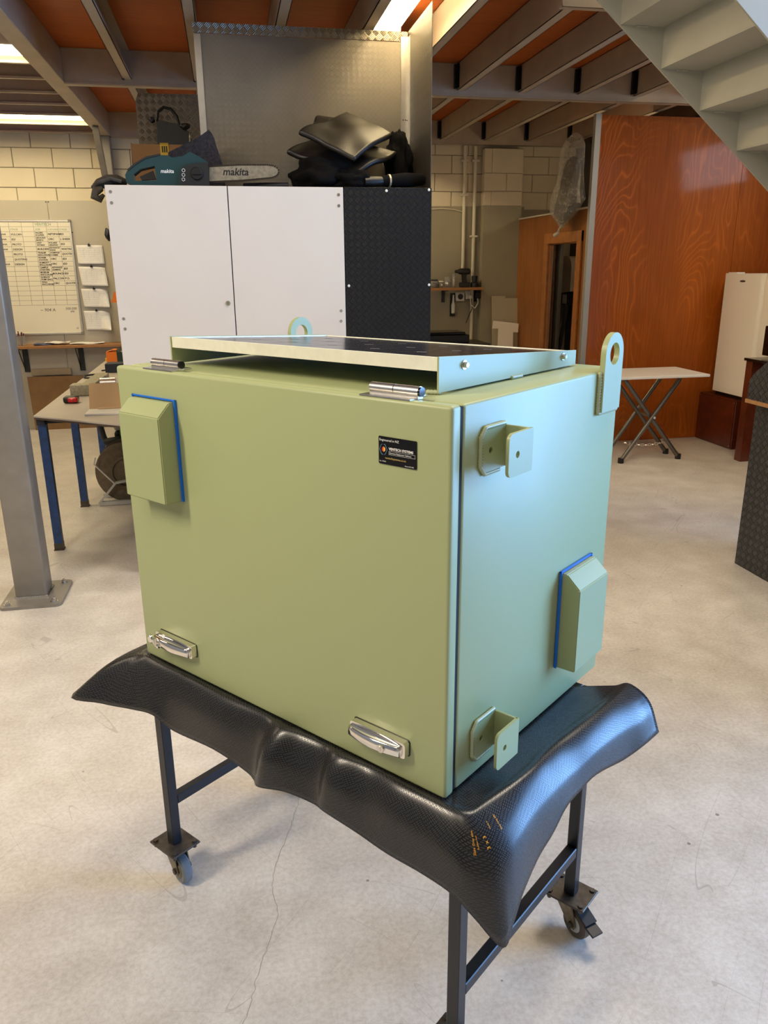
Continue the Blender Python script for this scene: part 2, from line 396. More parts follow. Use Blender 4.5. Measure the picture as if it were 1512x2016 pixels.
def weld(bm, pts, r, step=.006):
    P = [Vector(p) for p in pts]; out = []; rad = []; k = 0
    for a, b in zip(P, P[1:]):
        n = max(2, int((b - a).length / (step / 2)))
        for i in range(n + (1 if b is P[-1] else 0)):
            out.append(a.lerp(b, i / n)); rad.append(r * (1.12 if k % 2 else .82)); k += 1
    tube(bm, out, r, 7, rad)
def lumpy(bm, c, rad, seed=0, amp=.25, freq=3., zmin=None, sub=4):
    t = bmesh.new(); bmesh.ops.create_icosphere(t, subdivisions=sub, radius=1)
    for v in t.verts:
        p = v.co.copy(); d = noise.noise(p * freq * .5 + Vector((seed * 7.1, seed, 0))) + .5 * noise.noise(p * freq + Vector((0, seed * 3.3, 5)))
        p *= 1 + amp * d
        p = Vector((p.x * rad[0], p.y * rad[1], p.z * rad[2])) + Vector(c)
        if zmin is not None and p.z < zmin: p.z = zmin
        v.co = p
    merge(bm, t)

# ------------------------------------------------------------------ room shell
bm = bm_new(); box(bm, -6, 5.6, -4.2, 9.4, -.12, 0); struct(finish('floor', bm, FLOOR, base=False))
# crack in the slab, a thin recessed dark line of its own
CR = [(.135, 2.24), (.118, 2.162), (.10, 2.11), (.089, 2.069), (.047, 1.963), (.028, 1.89), (.017, 1.826), (.030, 1.73), (.004, 1.65), (-.015, 1.604), (-.037, 1.533), (-.05, 1.48), (-.07, 1.428), (-.09, 1.33)]
bm = bm_new(); rows = []
cpts = []
for a, b in zip(CR, CR[1:]):
    for k in range(6):
        f = k / 6; x = a[0] + (b[0] - a[0]) * f; y = a[1] + (b[1] - a[1]) * f
        cpts.append((x + .006 * noise.noise(Vector((x * 40, y * 60, 1))), y))
for i, (x, y) in enumerate(cpts):
    w = .0005 + .0006 * abs(noise.noise(Vector((y * 30, 2, 4))))
    rows.append((bm.verts.new((x - w, y, .0004)), bm.verts.new((x + w, y, .0004))))
for a, b in zip(rows, rows[1:]): bm.faces.new((a[0], a[1], b[1], b[0]))
finish('slab_crack', bm, mk('crack_dirt', (150, 140, 126), .9), bpy.data.objects['floor'])

# back wall, blocks above the painted lower part
bm = bm_new(); box(bm, -6, 5.6, 9.15, 9.4, 0, 5.5); wb = struct(finish('wall_back', bm, MORTAR, base=False))
def blockmesh(w):
    b = bm_new(); box(b, 0, w, -.012, .0, 0, .1815, .004, 1)
    me = bpy.data.meshes.new('block'); bmesh.ops.recalc_face_normals(b, faces=b.faces); b.to_mesh(me); b.free(); me.materials.append(BLOCKM); return me
BM = blockmesh(.376)
zs = [2.300, 2.488, 2.676, 2.864, 3.052]
for r, z in enumerate(zs):
    off = -1.845 if r % 2 == 1 else -1.652
    k0 = -11
    while off + k0 * .3825 < 5.0:
        x = off + k0 * .3825; k0 += 1
        if x < -5.9: continue
        o = bpy.data.objects.new('block', BM); COL.objects.link(o); o.location = (x + .003, 9.15, z + .003); o.parent = wb
for x0, x1 in ((-5.4, -4.161), (-4.158, -2.957), (-2.954, -1.756), (-1.753, -.55)):
    quick('wall_panel', DADO, wb, lambda b: box(b, x0, x1, 9.128, 9.15, 0, 2.367, .002, 1))
for (x, z) in ((-1.766, 2.352), (-1.742, 2.352), (-1.766, 1.3), (-1.742, 1.3)):
    quick('panel_screw', BLACK, wb, lambda b: cyl(b, (x, 9.1285, z), (0, -1, 0), .006, .003, 8))
quick('lower_render', DADOD, wb, lambda b: box(b, -.5, 3.42, 9.125, 9.15, 0, 2.335))
# shallow pier right of the conduits
quick('pier', MORTAR, wb, lambda b: box(b, 2.91, 3.345, 9.03, 9.13, 0, 2.93))
quick('pier_render', DADOD, wb, lambda b: box(b, 2.90, 3.35, 9.02, 9.13, 0, 2.335))
for r, z in enumerate((2.335, 2.488, 2.676)):
    hgt = .15 if r == 0 else (.185 if r == 1 else .25)
    for x0, x1 in (((2.90, 3.16), (3.163, 3.35)) if r % 2 else ((2.90, 2.985), (2.988, 3.35))):
        quick('block', BLOCKM, wb, lambda b: box(b, x0, x1, 9.018, 9.13, z + .002, z + hgt, .004, 1))
# the other walls and the roof
def wallbox(name, parts, mat):
    bm = bm_new()
    for p in parts: box(bm, *p)
    return struct(finish(name, bm, mat, base=False))
wallbox('wall_left', [(-6.2, -6, -4.2, 9.4, 0, 5.5)], SHEDWALL)
wallbox('wall_right', [(5.4, 5.6, -4.2, .05, 0, 5.5), (5.4, 5.6, .05, 3.35, 3.4, 5.5), (5.4, 5.6, 3.35, 5.05, 0, 5.5), (5.4, 5.6, 6.35, 9.4, 0, 5.5), (5.4, 5.6, 5.05, 6.35, 0, 2.5), (5.4, 5.6, 5.05, 6.35, 2.95, 5.5)], SHEDWALL)
wallbox('wall_front', [(-6.2, 5.6, -4.2, -4, 0, 5.5)], SHEDWALL)
wallbox('ceiling_roof', [(-6.2, 5.6, -4.2, 9.4, 5.5, 5.6)], SHEDWALL)
# high window pane and frame
w1 = struct(quick('window_1', ALU, None, lambda b: [box(b, 5.4, 5.44, 5.05, 5.09, 2.5, 2.95), box(b, 5.4, 5.44, 6.31, 6.35, 2.5, 2.95), box(b, 5.4, 5.44, 5.09, 6.31, 2.5, 2.53), box(b, 5.4, 5.44, 5.09, 6.31, 2.92, 2.95)]))

# mezzanine deck, joists and beams
bm = bm_new(); box(bm, -6, 1.46, 4.0, 4.38, 3.192, 3.23); box(bm, -6, 5.4, 4.38, 9.15, 3.192, 3.23); ceil = struct(finish('ceiling', bm, PLYDECK, base=False))
quick('beam', BEAM, ceil, lambda b: box(b, -1.17, -1.05, 3.0, 9.12, 2.97, 3.19, .004, 1))
def cbeam(b, x0, x1, y0, z0, z1, w=.085, t=.008):
    box(b, x0, x1, y0, y0 + t, z0, z1); box(b, x0, x1, y0 - .006, y0 + w, z0, z0 + .009); box(b, x0, x1, y0 - .006, y0 + w, z1 - .009, z1)
quick('beam', BEAM, ceil, lambda b: cbeam(b, -1.049, 5.4, 6.6, 2.962, 3.19))
quick('beam', BEAM, ceil, lambda b: cbeam(b, -1.049, 5.4, 9.02, 2.962, 3.19))
quick('beam', BEAM, ceil, lambda b: cbeam(b, 1.80, 5.4, 4.37, 2.962, 3.19, .05))
JX = [-.64, -.135, .37, .875, 1.375, 1.878, 2.383, 2.880, 3.374, 3.88, 4.38, 4.88]
def joist(b, x, y0, y1, w=.062):
    box(b, x, x + .004, y0, y1, 3.0, 3.19); box(b, x, x + w, y0, y1, 3.0, 3.004); box(b, x, x + w, y0, y1, 3.186, 3.19); box(b, x + w - .004, x + w, y0, y1, 3.0, 3.022)
def cleat(b, x, y):
    box(b, x - .028, x + .0, y - .026, y, 3.012, 3.178); box(b, x - .006, x, y - .06, y, 3.012, 3.178)
    for z in (3.035, 3.155): cyl(b, (x - .018, y - .026, z), (0, -1, 0), .009, .010, 6)
DARKCLEAT = mk('dark_cleat', (34, 30, 30), .4, .5)
for x in JX:
    for y0, y1 in (((4.45, 6.594) if x > 1.7 else (4.0, 6.594)), (6.612, 9.014)):
        j = quick('joist', BEAM, ceil, lambda b: joist(b, x, y0, y1))
        if x > 1.7: quick('cleat', DARKCLEAT, j, lambda b: cleat(b, x - .002, y1))
        elif x < 0: quick('cleat', DARKCLEAT, j, lambda b: cyl(b, (x + .01, y1 - .02, 3.012), (-.3, 0, -1), .010, .02, 6))
for y in (5.68, 6.17, 6.63, 7.12, 7.58, 8.05, 8.55, 9.02):
    quick('joist', BEAM, ceil, lambda b: [box(b, -5.9, -1.18, y, y + .004, 3.0, 3.19), box(b, -5.9, -1.18, y - .03, y + .004, 2.985, 3.0), box(b, -5.9, -1.18, y - .05, y, 3.186, 3.19)])
# two long diffuser lamps between the left joists, one twin batten above the cupboard
def lamp_pan(y0, y1, label):
    t = thing('ceiling_lamp', (-2.2, (y0 + y1) / 2, 3.02), label, 'lamp', group='diffuser lamps between the left joists')
    quick('diffuser', DIFF, t, lambda b: box(b, -3.1, -1.19, y0 + .03, y1 - .05, 3.02, 3.04, .004, 1))
    quick('housing', LAMPBODY, t, lambda b: box(b, -3.12, -1.185, y0 + .02, y1 - .045, 3.041, 3.185))
lamp_pan(5.69, 6.17, 'nearer bright ceiling diffuser lamp left of the long beam, at the upper left edge')
lamp_pan(8.06, 8.54, 'farther bright ceiling diffuser lamp just above the cream block wall')
t = thing('batten_lamp', (1.07, 4.7, 3.08), 'twin fluorescent batten lamp lit between joists above the tread-plate screen', 'lamp')
quick('batten', LAMPBODY, t, lambda b: box(b, .985, 1.16, 4.02, 5.40, 3.125, 3.18, .006, 1))
for x in (1.005, 1.135):
    quick('tube', TUBE, t, lambda b: cyl(b, (x, 4.05, 3.095), (0, 1, 0), .019, 1.31, 12))
for y in (4.025, 5.365): quick('tube_holder', LAMPBODY, t, lambda b: box(b, .985, 1.16, y, y + .03, 3.07, 3.126))

t = thing('batten_lamp', (1.15, 8.0, 3.08), 'added unseen batten lamp behind the tread-plate screen, fill for the rear wall', 'lamp')  # lamp added out of view to brighten the rear wall and partition
quick('batten', LAMPBODY, t, lambda b: box(b, 1.06, 1.24, 7.3, 8.7, 3.125, 3.18, .006, 1))
quick('tube', mk('rear_fill_tube', (255, 250, 230), .4, emit=(255, 234, 190), estr=125), t, lambda b: cyl(b, (1.15, 7.33, 3.095), (0, 1, 0), .019, 1.34, 12))

t = thing('batten_lamp', (3.66, 4.8, 3.08), 'fluorescent batten lamp under the joists behind the steel stair', 'lamp')
quick('batten', LAMPBODY, t, lambda b: box(b, 3.57, 3.75, 4.46, 5.36, 3.125, 3.18, .006, 1))
quick('tube', mk('side_tube', (255, 250, 230), .4, emit=(255, 234, 190), estr=130), t, lambda b: cyl(b, (3.66, 4.48, 3.095), (0, 1, 0), .019, .86, 12))

# column with base plate
t = thing('steel_column', (-1.128, 4.21, 0), 'grey square steel column bolted to the floor at the left edge', 'column')
quick('shaft', POST, t, lambda b: box(b, -1.208, -1.048, 4.137, 4.285, .014, 2.969, .012, 3), True)
pl = quick('base_plate', POST, t, lambda b: plate(b, rrect(-1.262, -.955, 4.01, 4.36, .03), [], 'XY', 0, .015))
for x, y in ((-1.225, 4.05), (-.995, 4.05), (-.995, 4.315), (-1.225, 4.315)):
    quick('anchor_bolt', STEEL, pl, lambda b: [cyl(b, (x, y, .015), (0, 0, 1), .019, .004, 16), cyl(b, (x, y, .019), (0, 0, 1), .013, .012, 6), cyl(b, (x, y, .031), (0, 0, 1), .007, .008, 8)])
quick('weld_bead', STEEL, t, lambda b: weld(b, [(-1.21, 4.133, .017), (-1.046, 4.133, .017), (-1.044, 4.288, .017)], .006, .012))
t = thing('wall_column', (-1.107, 9.05, 0), 'grey steel column against the cream block wall under the long beam', 'column')
quick('shaft', POST, t, lambda b: box(b, -1.156, -1.058, 9.0, 9.12, 0, 2.968, .006, 1))
quick('knee_brace', POST, t, lambda b: beam(b, (-1.107, 8.42, 2.955), (-1.107, 8.99, 2.28), .055, .055))

# ------------------------------------------------------------------ right background: plywood wall, partition with doorway
bm = bm_new(); box(bm, 3.345, 5.4, 7.125, 7.20, 0, 2.95); wp = struct(finish('wall_plywood', bm, DARKWALL, base=False))
for x0, x1 in ((3.345, 4.786), (4.790, 5.395)):
    quick('plywood_sheet', PLYWALL, wp, lambda b: box(b, x0, x1, 7.108, 7.126, .002, 2.952))
struct(quick('trim_1', mk('dull_aluminium', (176, 172, 164), .55, .8), None, lambda b: [box(b, 3.30, 3.346, 7.098, 7.107, 0, 2.958), box(b, 3.293, 3.30, 7.098, 7.15, 0, 2.958)]))
bm = bm_new()
for p in ((3.33, 3.40, 7.151, 7.372, 0, 2.185), (3.33, 3.40, 8.10, 9.02, 0, 2.185), (3.33, 3.40, 7.372, 8.10, 1.905, 2.185)): box(bm, *p)
struct(finish('wall_partition', bm, PARTPLY, base=False))
struct(quick('trim_2', mk('white_rail', (186, 176, 156), .5), None, lambda b: box(b, 3.32, 3.41, 7.151, 9.02, 2.186, 2.202)))
d1 = struct(quick('door_1', DOORTRIM, None, lambda b: [box(b, 3.305, 3.33, 7.278, 7.378, 0, 2.0, .004, 1), box(b, 3.305, 3.33, 8.092, 8.19, 0, 2.0, .004, 1), box(b, 3.304, 3.33, 7.278, 8.19, 1.90, 2.002, .004, 1)]))
quick('door_lining', DOORTRIM, d1, lambda b: [box(b, 3.33, 3.402, 7.373, 7.385, 0, 1.9), box(b, 3.33, 3.402, 8.086, 8.098, 0, 1.9), box(b, 3.33, 3.402, 7.385, 8.086, 1.892, 1.904)])
quick('sliding_track', STEEL, d1, lambda b: box(b, 3.345, 3.36, 8.02, 8.085, .02, 1.885))
quick('sliding_door', DARKWALL, d1, lambda b: [box(b, 3.42, 3.45, 8.0, 8.9, .02, 1.95)])
t = thing('doorway_fill_lamp', (3.75, 7.21, 2.36), 'small added fill lamp hidden behind the plywood wall, lighting the doorway room', 'lamp')  # added hidden lamp, lifts the dark room behind the doorway
quick('base', LAMPBODY, t, lambda b: cyl(b, (3.75, 7.201, 2.4), (0, 1, 0), .06, .02, 16))
quick('globe', mk('fill_globe', (255, 244, 220), .4, emit=(255, 226, 180), estr=170), t, lambda b: lumpy(b, (3.75, 7.26, 2.4), (.04, .04, .04), 1, 0, 1, None, 3), 'all')
wallbox('wall_cupboard', [(4.02, 4.08, 7.2, 9.14, 0, 2.95)], DARKWALL)
t = thing('towel_dispenser', (3.96, 8.99, 1.27), 'rounded cream roll-towel dispenser on the dark wall inside the doorway', 'dispenser')
def disp_outline():
    return [(9.10, 1.372), (9.10, 1.79), (8.93, 1.79)] + [(8.93 - .13 * math.sin(a), 1.66 + .13 * math.cos(a)) for a in (k * math.pi / 16 for k in range(1, 9))] + [(8.80, 1.40)]
quick('cover', DISP, t, lambda b: plate(b, disp_outline(), [], 'YZ', 3.90, 4.0))
quick('back_box', BLACK, t, lambda b: box(b, 3.92, 4.018, 8.86, 9.09, 1.24, 1.372))
quick('notice', PAPER, t, lambda b: box(b, 3.917, 3.92, 8.93, 9.04, 1.255, 1.36))
bm = bm_new(); prev = None
for i in range(17):
    f = i / 16; z = 1.25 - .85 * f; y = 8.93 + .09 * f + .02 * math.sin(f * 3); x = 3.93 - .10 * f * f; w = .05 + .02 * f
    cur = [bm.verts.new((x, y - w, z)), bm.verts.new((x - .02, y, z)), bm.verts.new((x, y + w, z))]
    if prev:
        for k in range(2): bm.faces.new((prev[k], prev[k + 1], cur[k + 1], cur[k]))
    prev = cur
o = finish('towel', bm, TOWEL, t, True); sm = o.modifiers.new('s', 'SOLIDIFY'); sm.thickness = .004

# plastic-wrapped parcel hanging at the partition rail
t = thing('wrapped_parcel', (3.2, 7.34, 2.03), 'tall parcel in crumpled clear plastic hung over the partition rail', 'parcel')
def parcel(b, s, seed):
    prof = [(.0, .05), (.06, .15), (.14, .30), (.24, .36), (.40, .30), (.55, .27), (.68, .24), (.76, .16), (.80, .05)]
    rings = []
    for j, (h, r) in enumerate(prof):
        yc = 7.44 - .12 * h / .8 + (.06 if j < 3 else 0)
        ring = []
        for k in range(28):
            a = 2 * math.pi * k / 28; q = 1 + .22 * noise.noise(Vector((math.cos(a) * 2.3, math.sin(a) * 2.3, h * 6 + seed)))
            ring.append(b.verts.new((3.20 + .30 * r * s * q * math.cos(a), yc + r * s * .82 * q * math.sin(a), 2.03 + h * (s if s < 1 else 1) + (0.03 if s < 1 else 0))))
        rings.append(ring)
    for A, B in zip(rings, rings[1:]):
        for k in range(28): b.faces.new((A[k], A[(k + 1) % 28], B[(k + 1) % 28], B[k]))
    b.faces.new(rings[0]); b.faces.new(rings[-1])
quick('wrapping', BAG, t, lambda b: parcel(b, 1.0, 3), True)
quick('contents', mk('brown_contents', (60, 48, 40), .7, var=.3, vscale=9), t, lambda b: parcel(b, .72, 8), True)
quick('tied_end', mk('twisted_film', (176, 168, 150), .3), t, lambda b: tube(b, [(3.2, 7.50, 2.05), (3.17, 7.49, 2.02), (3.15, 7.46, 1.985), (3.13, 7.50, 1.96)], .012, 8, [.012, .008, .014, .02]), True)

# ------------------------------------------------------------------ conduits, shelf, jars, drill on the back wall right
def pipe(x, z0, z1, label):
    t = thing('conduit', (x, 9.10, z0), label, 'conduit', group='vertical conduits on the back wall')
    quick('pipe', CONDUIT, t, lambda b: cyl(b, (x, 9.098, z0), (0, 0, 1), .019, z1 - z0, 12))
    for z in (z0 + (z1 - z0) * .62, z1 - .16): quick('saddle', CONDUIT, t, lambda b: box(b, x - .04, x + .04, 9.075, 9.124, z, z + .02))
pipe(2.695, 1.60, 2.955, 'left cream conduit pipe ending above the drill')
pipe(2.815, .45, 2.955, 'right cream conduit pipe running down past the sockets')
o = quick('cable', CONDUIT, None, lambda b: tube(b, [(2.30, 9.116, 2.30), (2.45, 9.116, 2.31), (2.58, 9.116, 2.30), (2.68, 9.112, 2.275)], .006, 6), True)
tag(o, 'thin cream cable joining the left conduit from the tread-plate screen', 'cable')
t = thing('wall_shelf', (2.55, 9.0, 1.41), 'brown timber wall shelf holding jars and a drill beside the conduits', 'shelf')
quick('board', SHELFWOOD, t, lambda b: box(b, 2.0, 2.90, 8.93, 9.075, 1.425, 1.455, .003, 1))
for x in (2.47, 2.86): quick('bracket', BLACK, t, lambda b: [box(b, x - .018, x + .018, 8.95, 9.12, 1.416, 1.424), box(b, x - .018, x + .018, 9.11, 9.122, 1.29, 1.424)])
jars = [(2.33, .05, .09, 'small clear screw jar at the left end of the shelf', BLACK), (2.41, .034, .075, 'clear jar with white lid second on the shelf', WHITE),
        (2.488, .042, .12, 'wide clear jar full of bright fittings on the shelf', CLEAR), (2.562, .024, .15, 'tall clear plastic bag jar next to the drill', CLEAR)]
for x, r, h, lab, lid in jars:
    t = thing('jar', (x, 8.995, 1.455), lab, 'jar', group='jars on the wall shelf')
    quick('glass', CLEAR, t, lambda b: lathe(b, [(r * .9, 0), (r, .008), (r, h * .75), (r * .72, h * .88)], (x, 8.995, 1.455), seg=14), True)
    quick('fittings', STEEL, t, lambda b: lumpy(b, (x, 8.995, 1.455 + h * .33), (r * .8, r * .8, h * .30), int(x * 50), .3, 6, 1.457, 2))
    quick('lid', lid, t, lambda b: cyl(b, (x, 8.995, 1.455 + h * .86), (0, 0, 1), r * .85, h * .14, 14))
t = thing('cordless_drill', (2.665, 9.0, 1.455), 'black cordless drill standing upright on the wall shelf', 'drill')
quick('motor_body', BLACK, t, lambda b: lathe(b, [(.02, 0), (.034, .01), (.036, .10), (.03, .13), (.018, .15), (.016, .18)], (2.755, 9.0, 1.63), (-1, 0, 0), 14), True)
quick('grip', BLACK, t, lambda b: plate(b, [(2.655, 1.62), (2.715, 1.62), (2.705, 1.56), (2.72, 1.51), (2.665, 1.51), (2.66, 1.56)], [], 'XZ', 8.98, 9.02))
quick('battery', BLACK, t, lambda b: box(b, 2.635, 2.745, 8.96, 9.04, 1.456, 1.512, .006, 1))
t = thing('lens_canister', (2.815, 9.0, 1.455), 'black screw-top canister at the right end of the wall shelf', 'canister')
quick('body', BLACK, t, lambda b: lathe(b, [(.045, 0), (.045, .05), (.03, .06), (.028, .075)], (2.81, 9.0, 1.456), seg=14), True)
quick('cap', BLACK, t, lambda b: cyl(b, (2.81, 9.0, 1.531), (0, 0, 1), .035, .05, 14))
t = thing('wall_socket', (2.668, 9.11, 1.31), 'square white wall socket with a round black inlet below the shelf', 'socket')
quick('box', SOCKET, t, lambda b: box(b, 2.615, 2.715, 9.07, 9.124, 1.30, 1.40, .006, 1))
quick('inlet', BLACK, t, lambda b: cyl(b, (2.665, 9.069, 1.35), (0, -1, 0), .032, .008, 18))
t = thing('switch_socket', (2.78, 9.11, 1.29), 'white power outlet with plugs and cords hanging below the shelf', 'socket')
quick('box', SOCKET, t, lambda b: box(b, 2.735, 2.793, 9.08, 9.124, 1.32, 1.41, .006, 1))
quick('plug', SOCKET, t, lambda b: box(b, 2.755, 2.79, 9.03, 9.08, 1.325, 1.365, .006, 1))
quick('adapter', BLACK, t, lambda b: box(b, 2.84, 2.90, 9.02, 9.075, 1.33, 1.40, .006, 1))
quick('cord', SOCKET, t, lambda b: tube(b, [(2.78, 9.04, 1.33), (2.78, 9.03, 1.26), (2.83, 9.02, 1.22), (2.87, 9.03, 1.28), (2.86, 9.04, 1.34)], .006, 6), True)
quick('cord', BLACK, t, lambda b: tube(b, [(2.79, 9.04, 1.33), (2.80, 9.03, 1.22), (2.77, 9.05, 1.14), (2.74, 9.07, 1.05)], .005, 6), True)
t = thing('hanging_scraper', (2.585, 9.12, 1.14), 'pale-handled tool on a black board hung under the shelf', 'tool')
quick('backing', BLACK, t, lambda b: box(b, 2.555, 2.615, 9.112, 9.124, 1.13, 1.39))
quick('handle', SOCKET, t, lambda b: lathe(b, [(.004, 0), (.02, .01), (.024, .10), (.012, .14), (.010, .21), (.003, .22)], (2.587, 9.09, 1.155), seg=10), True)
t = thing('tool_bench', (2.45, 8.75, 0), 'dark low bench against the back wall under the sockets', 'bench')
quick('top', mk('dark_bench_top', (52, 46, 38), .4), t, lambda b: box(b, 1.6, 2.86, 8.5, 9.065, .83, .86))
for x in (1.65, 2.80): quick('leg', BLACK, t, lambda b: box(b, x - .03, x + .03, 8.55, 8.61, 0, .83))
t = thing('tool_case', (2.35, 8.78, .86), 'flat black tool case lying on the dark low bench', 'case')
quick('case', BLACK, t, lambda b: box(b, 1.95, 2.645, 8.60, 8.95, .861, .955, .01, 1))
quick('lid', BLACKGLOSS, t, lambda b: box(b, 1.95, 2.60, 8.60, 8.95, .957, .985, .01, 1))
def lean(name, poly, y0, mat, lab, holes=()):
    o = quick(name, mat, None, lambda b: plate(b, poly, list(holes), 'XZ', 0, .006)); o.rotation_euler = (R(-7), 0, 0)
    o.location = (o.location.x, y0, .004); return tag(o, lab, 'panel', 'sheet panels leaning at the pier')
for args in (('beige_panel', [(3.15, 0), (3.15, 1.335), (3.33, 1.335), (3.33, 0)], 8.82, PERSPEX, 'beige sheet leaning in the back corner, leftmost of the two tall ones'),
             ('beige_panel', [(3.02, 0), (3.02, 1.36), (3.185, 1.36), (3.185, 0)], 8.83, PERSPEX, 'tallest beige sheet leaning in the back corner beside the veneer partition'),
             ('white_panel', [(3.02, 0), (3.06, 1.0), (2.99, 1.0), (3.0, 1.09), (3.31, 1.05), (3.30, .95), (3.24, .955), (3.22, 0)], 8.72, WHITE, 'white T-shaped cut panel leaning in front of the beige sheets')):
    lean(*args)

# ------------------------------------------------------------------ folding table, fridges, plinth, right-hand counters
t = thing('folding_table', (3.5, 6.3, 0), 'white folding table on crossed grey tube legs before the plywood wall', 'table')
quick('top', FOLDTOP, t, lambda b: box(b, 2.95, 3.985, 6.02, 6.57, .772, .795, .004, 1))
def bent(b, xa, za, xb, zb, y0, y1):
    """U-shaped leg: floor - up along the slope - across under the top - back down"""
    d = Vector((xb - xa, 0, zb - za)).normalized(); top = Vector((xb, 0, zb)); p = []
    p.append((xa, y0, za)); p.append((xb - d.x * .05, y0, zb - d.z * .05))
    for k in range(1, 5):
        a = k / 5; p.append((xb - d.x * .05 * (1 - a) ** 2, y0 + .05 * a * a, zb - d.z * .05 * (1 - a) ** 2))
    p += [(xb, y0 + .06, zb), (xb, y1 - .06, zb)]
    for k in range(1, 5):
        a = 1 - k / 5; p.append((xb - d.x * .05 * (1 - a) ** 2, y1 - .05 * a * a, zb - d.z * .05 * (1 - a) ** 2))
    p += [(xb - d.x * .05, y1, zb - d.z * .05), (xa, y1, za)]
    tube(b, p, .019, 10)
quick('leg', FOLDLEG, t, lambda b: bent(b, 3.35, .02, 3.86, .75, 6.25, 6.54), True)
quick('leg', FOLDLEG, t, lambda b: bent(b, 3.93, .02, 3.33, .75, 6.29, 6.50), True)
for x, y in ((3.35, 6.25), (3.35, 6.54), (3.93, 6.29), (3.93, 6.50)): quick('foot', BLACK, t, lambda b: cyl(b, (x, y, 0), (0, 0, 1), .026, .045, 12))
quick('pivot', STEEL, t, lambda b: cyl(b, (3.625, 6.225, .40), (0, 1, 0), .012, .34, 8))
def chain(b):
    for i in range(14):
        f = i / 13; x = 3.41 + .44 * f; z = .17 - .03 * math.sin(math.pi * f)
        c = circle(0, 0, .012, 8)
        tube(b, [(x + p[0] * 1.4, 6.31 + (0 if i % 2 else p[1]), z + (p[1] if i % 2 else 0)) for p in c], .0035, 5, closed=True)
quick('chain', STEEL, t, chain)

t = thing('fridge_plinth', (4.95, 6.8, 0), 'mahogany box plinth standing on the floor under the white fridge', 'plinth')
quick('box', MAHOG, t, lambda b: box(b, 4.61, 5.38, 6.51, 7.10, 0, .465, .003, 1))
quick('side_panel', MAHOG, t, lambda b: box(b, 4.60, 4.6095, 6.515, 7.09, .012, .452))
for y, z in ((6.53, .03), (6.53, .44), (7.07, .44)): quick('screw', STEEL, t, lambda b: cyl(b, (4.60, y, z), (-1, 0, 0), .006, .002, 8))
def fridge(y0, y1, label, full=True):
    t = thing('fridge', (4.9, (y0 + y1) / 2, .466), label, 'fridge', group='white fridges')
    quick('base', BLACK, t, lambda b: box(b, 4.68, 5.2, y0 + .02, y1 - .01, .466, .50))
    quick('cabinet', WHITE, t, lambda b: box(b, 4.705, 5.22, y0 + .005, y1 - .005, .501, 1.60, .006, 1))
    quick('door', WHITE, t, lambda b: plate(b, [(4.70, y1), (4.65, y1), (4.65, y0 + .05)] + [(4.70 - .05 * math.cos(a), y0 + .05 - .05 * math.sin(a)) for a in (k * math.pi / 12 for k in range(1, 7))], [], 'XY', .502, 1.603), True)
    if full: quick('badge', mk('badge_grey', (92, 84, 74), .3, .6), t, lambda b: lathe(b, [(.042, 0), (.038, .003), (0, .0035)], (4.6495, (y0 + y1) / 2 + .015, 1.535), (-1, 0, 0), 20)).scale.__setitem__(2, 1)
    quick('hinge_cap', WHITE, t, lambda b: box(b, 4.67, 4.75, y1 - .14, y1 - .01, 1.603, 1.612))
    return t
f1 = fridge(6.40, 6.965, 'narrow white upright fridge on the mahogany plinth by the plywood wall')
for c in f1.children:
    if c.name.startswith('badge'):
        for v in c.data.vertices: v.co.z = 1.535 - .466 + (v.co.z - (1.535 - .466)) * .22
t2 = thing('freezer_plinth', (4.95, 6.1, 0), 'low dark plinth under the second fridge at the right edge', 'plinth')
quick('box', MAHOG, t2, lambda b: box(b, 4.66, 5.38, 5.80, 6.38, 0, .464))
fridge(5.80, 6.37, 'second white fridge cut off by the right edge of the picture', False)
t = thing('storage_tub', (4.95, 6.3, 1.612), 'white lidded plastic tub standing on the second fridge', 'tub')
quick('tub', mk('translucent_tub', (196, 186, 168), .35), t, lambda b: box(b, 4.72, 5.15, 5.95, 6.33, 1.613, 1.681, .01, 1))
quick('lid', WHITE, t, lambda b: box(b, 4.71, 5.16, 5.94, 6.34, 1.682, 1.706, .006, 1))
t = thing('side_counter', (4.5, 5.8, 0), 'mahogany counter with a black top in front of the second fridge', 'counter')
quick('top', BLACKGLOSS, t, lambda b: box(b, 4.385, 4.64, 5.2, 6.16, .885, .907))
quick('end_panel', MAHOG, t, lambda b: box(b, 4.40, 4.63, 6.06, 6.145, 0, .884))
quick('back_panel', BLACK, t, lambda b: box(b, 4.60, 4.63, 5.22, 6.06, 0, .884))
quick('end_panel', MAHOG, t, lambda b: box(b, 4.40, 4.63, 5.21, 5.25, 0, .884))
t = thing('black_screen', (4.52, 5.8, .907), 'black flat screen standing on the mahogany counter at the right edge', 'screen')
quick('panel', BLACKGLOSS, t, lambda b: box(b, 4.52, 4.55, 5.35, 6.12, .93, 1.178, .004, 1))
quick('stand', BLACK, t, lambda b: box(b, 4.46, 4.62, 5.6, 5.85, .908, .93))

t = thing('tread_counter', (3.15, 3.0, 0), 'black tread-rubber clad counter at the right edge near the camera', 'counter')
quick('base', RUBTREADS, t, lambda b: box(b, 2.84, 3.6, 1.9, 3.836, 0, .962))
quick('counter_board', PLYEDGE, t, lambda b: box(b, 2.735, 3.7, 1.8, 3.79, .964, .984))
quick('raised_end', RUBTREADS, t, lambda b: plate(b, [(1.85, .985), (3.784, .985), (3.784, 1.085), (3.753, 1.125), (3.653, 1.2), (3.1, 1.5), (1.85, 1.5)], [], 'YZ', 2.742, 2.80))

# ------------------------------------------------------------------ steel stair overhead, right
st = thing('steel_stair', (2.4, 3.85, 1.9), 'grey folded-plate steel stair rising overhead at the upper right', 'stair')
YF, YN = 4.20, 3.42
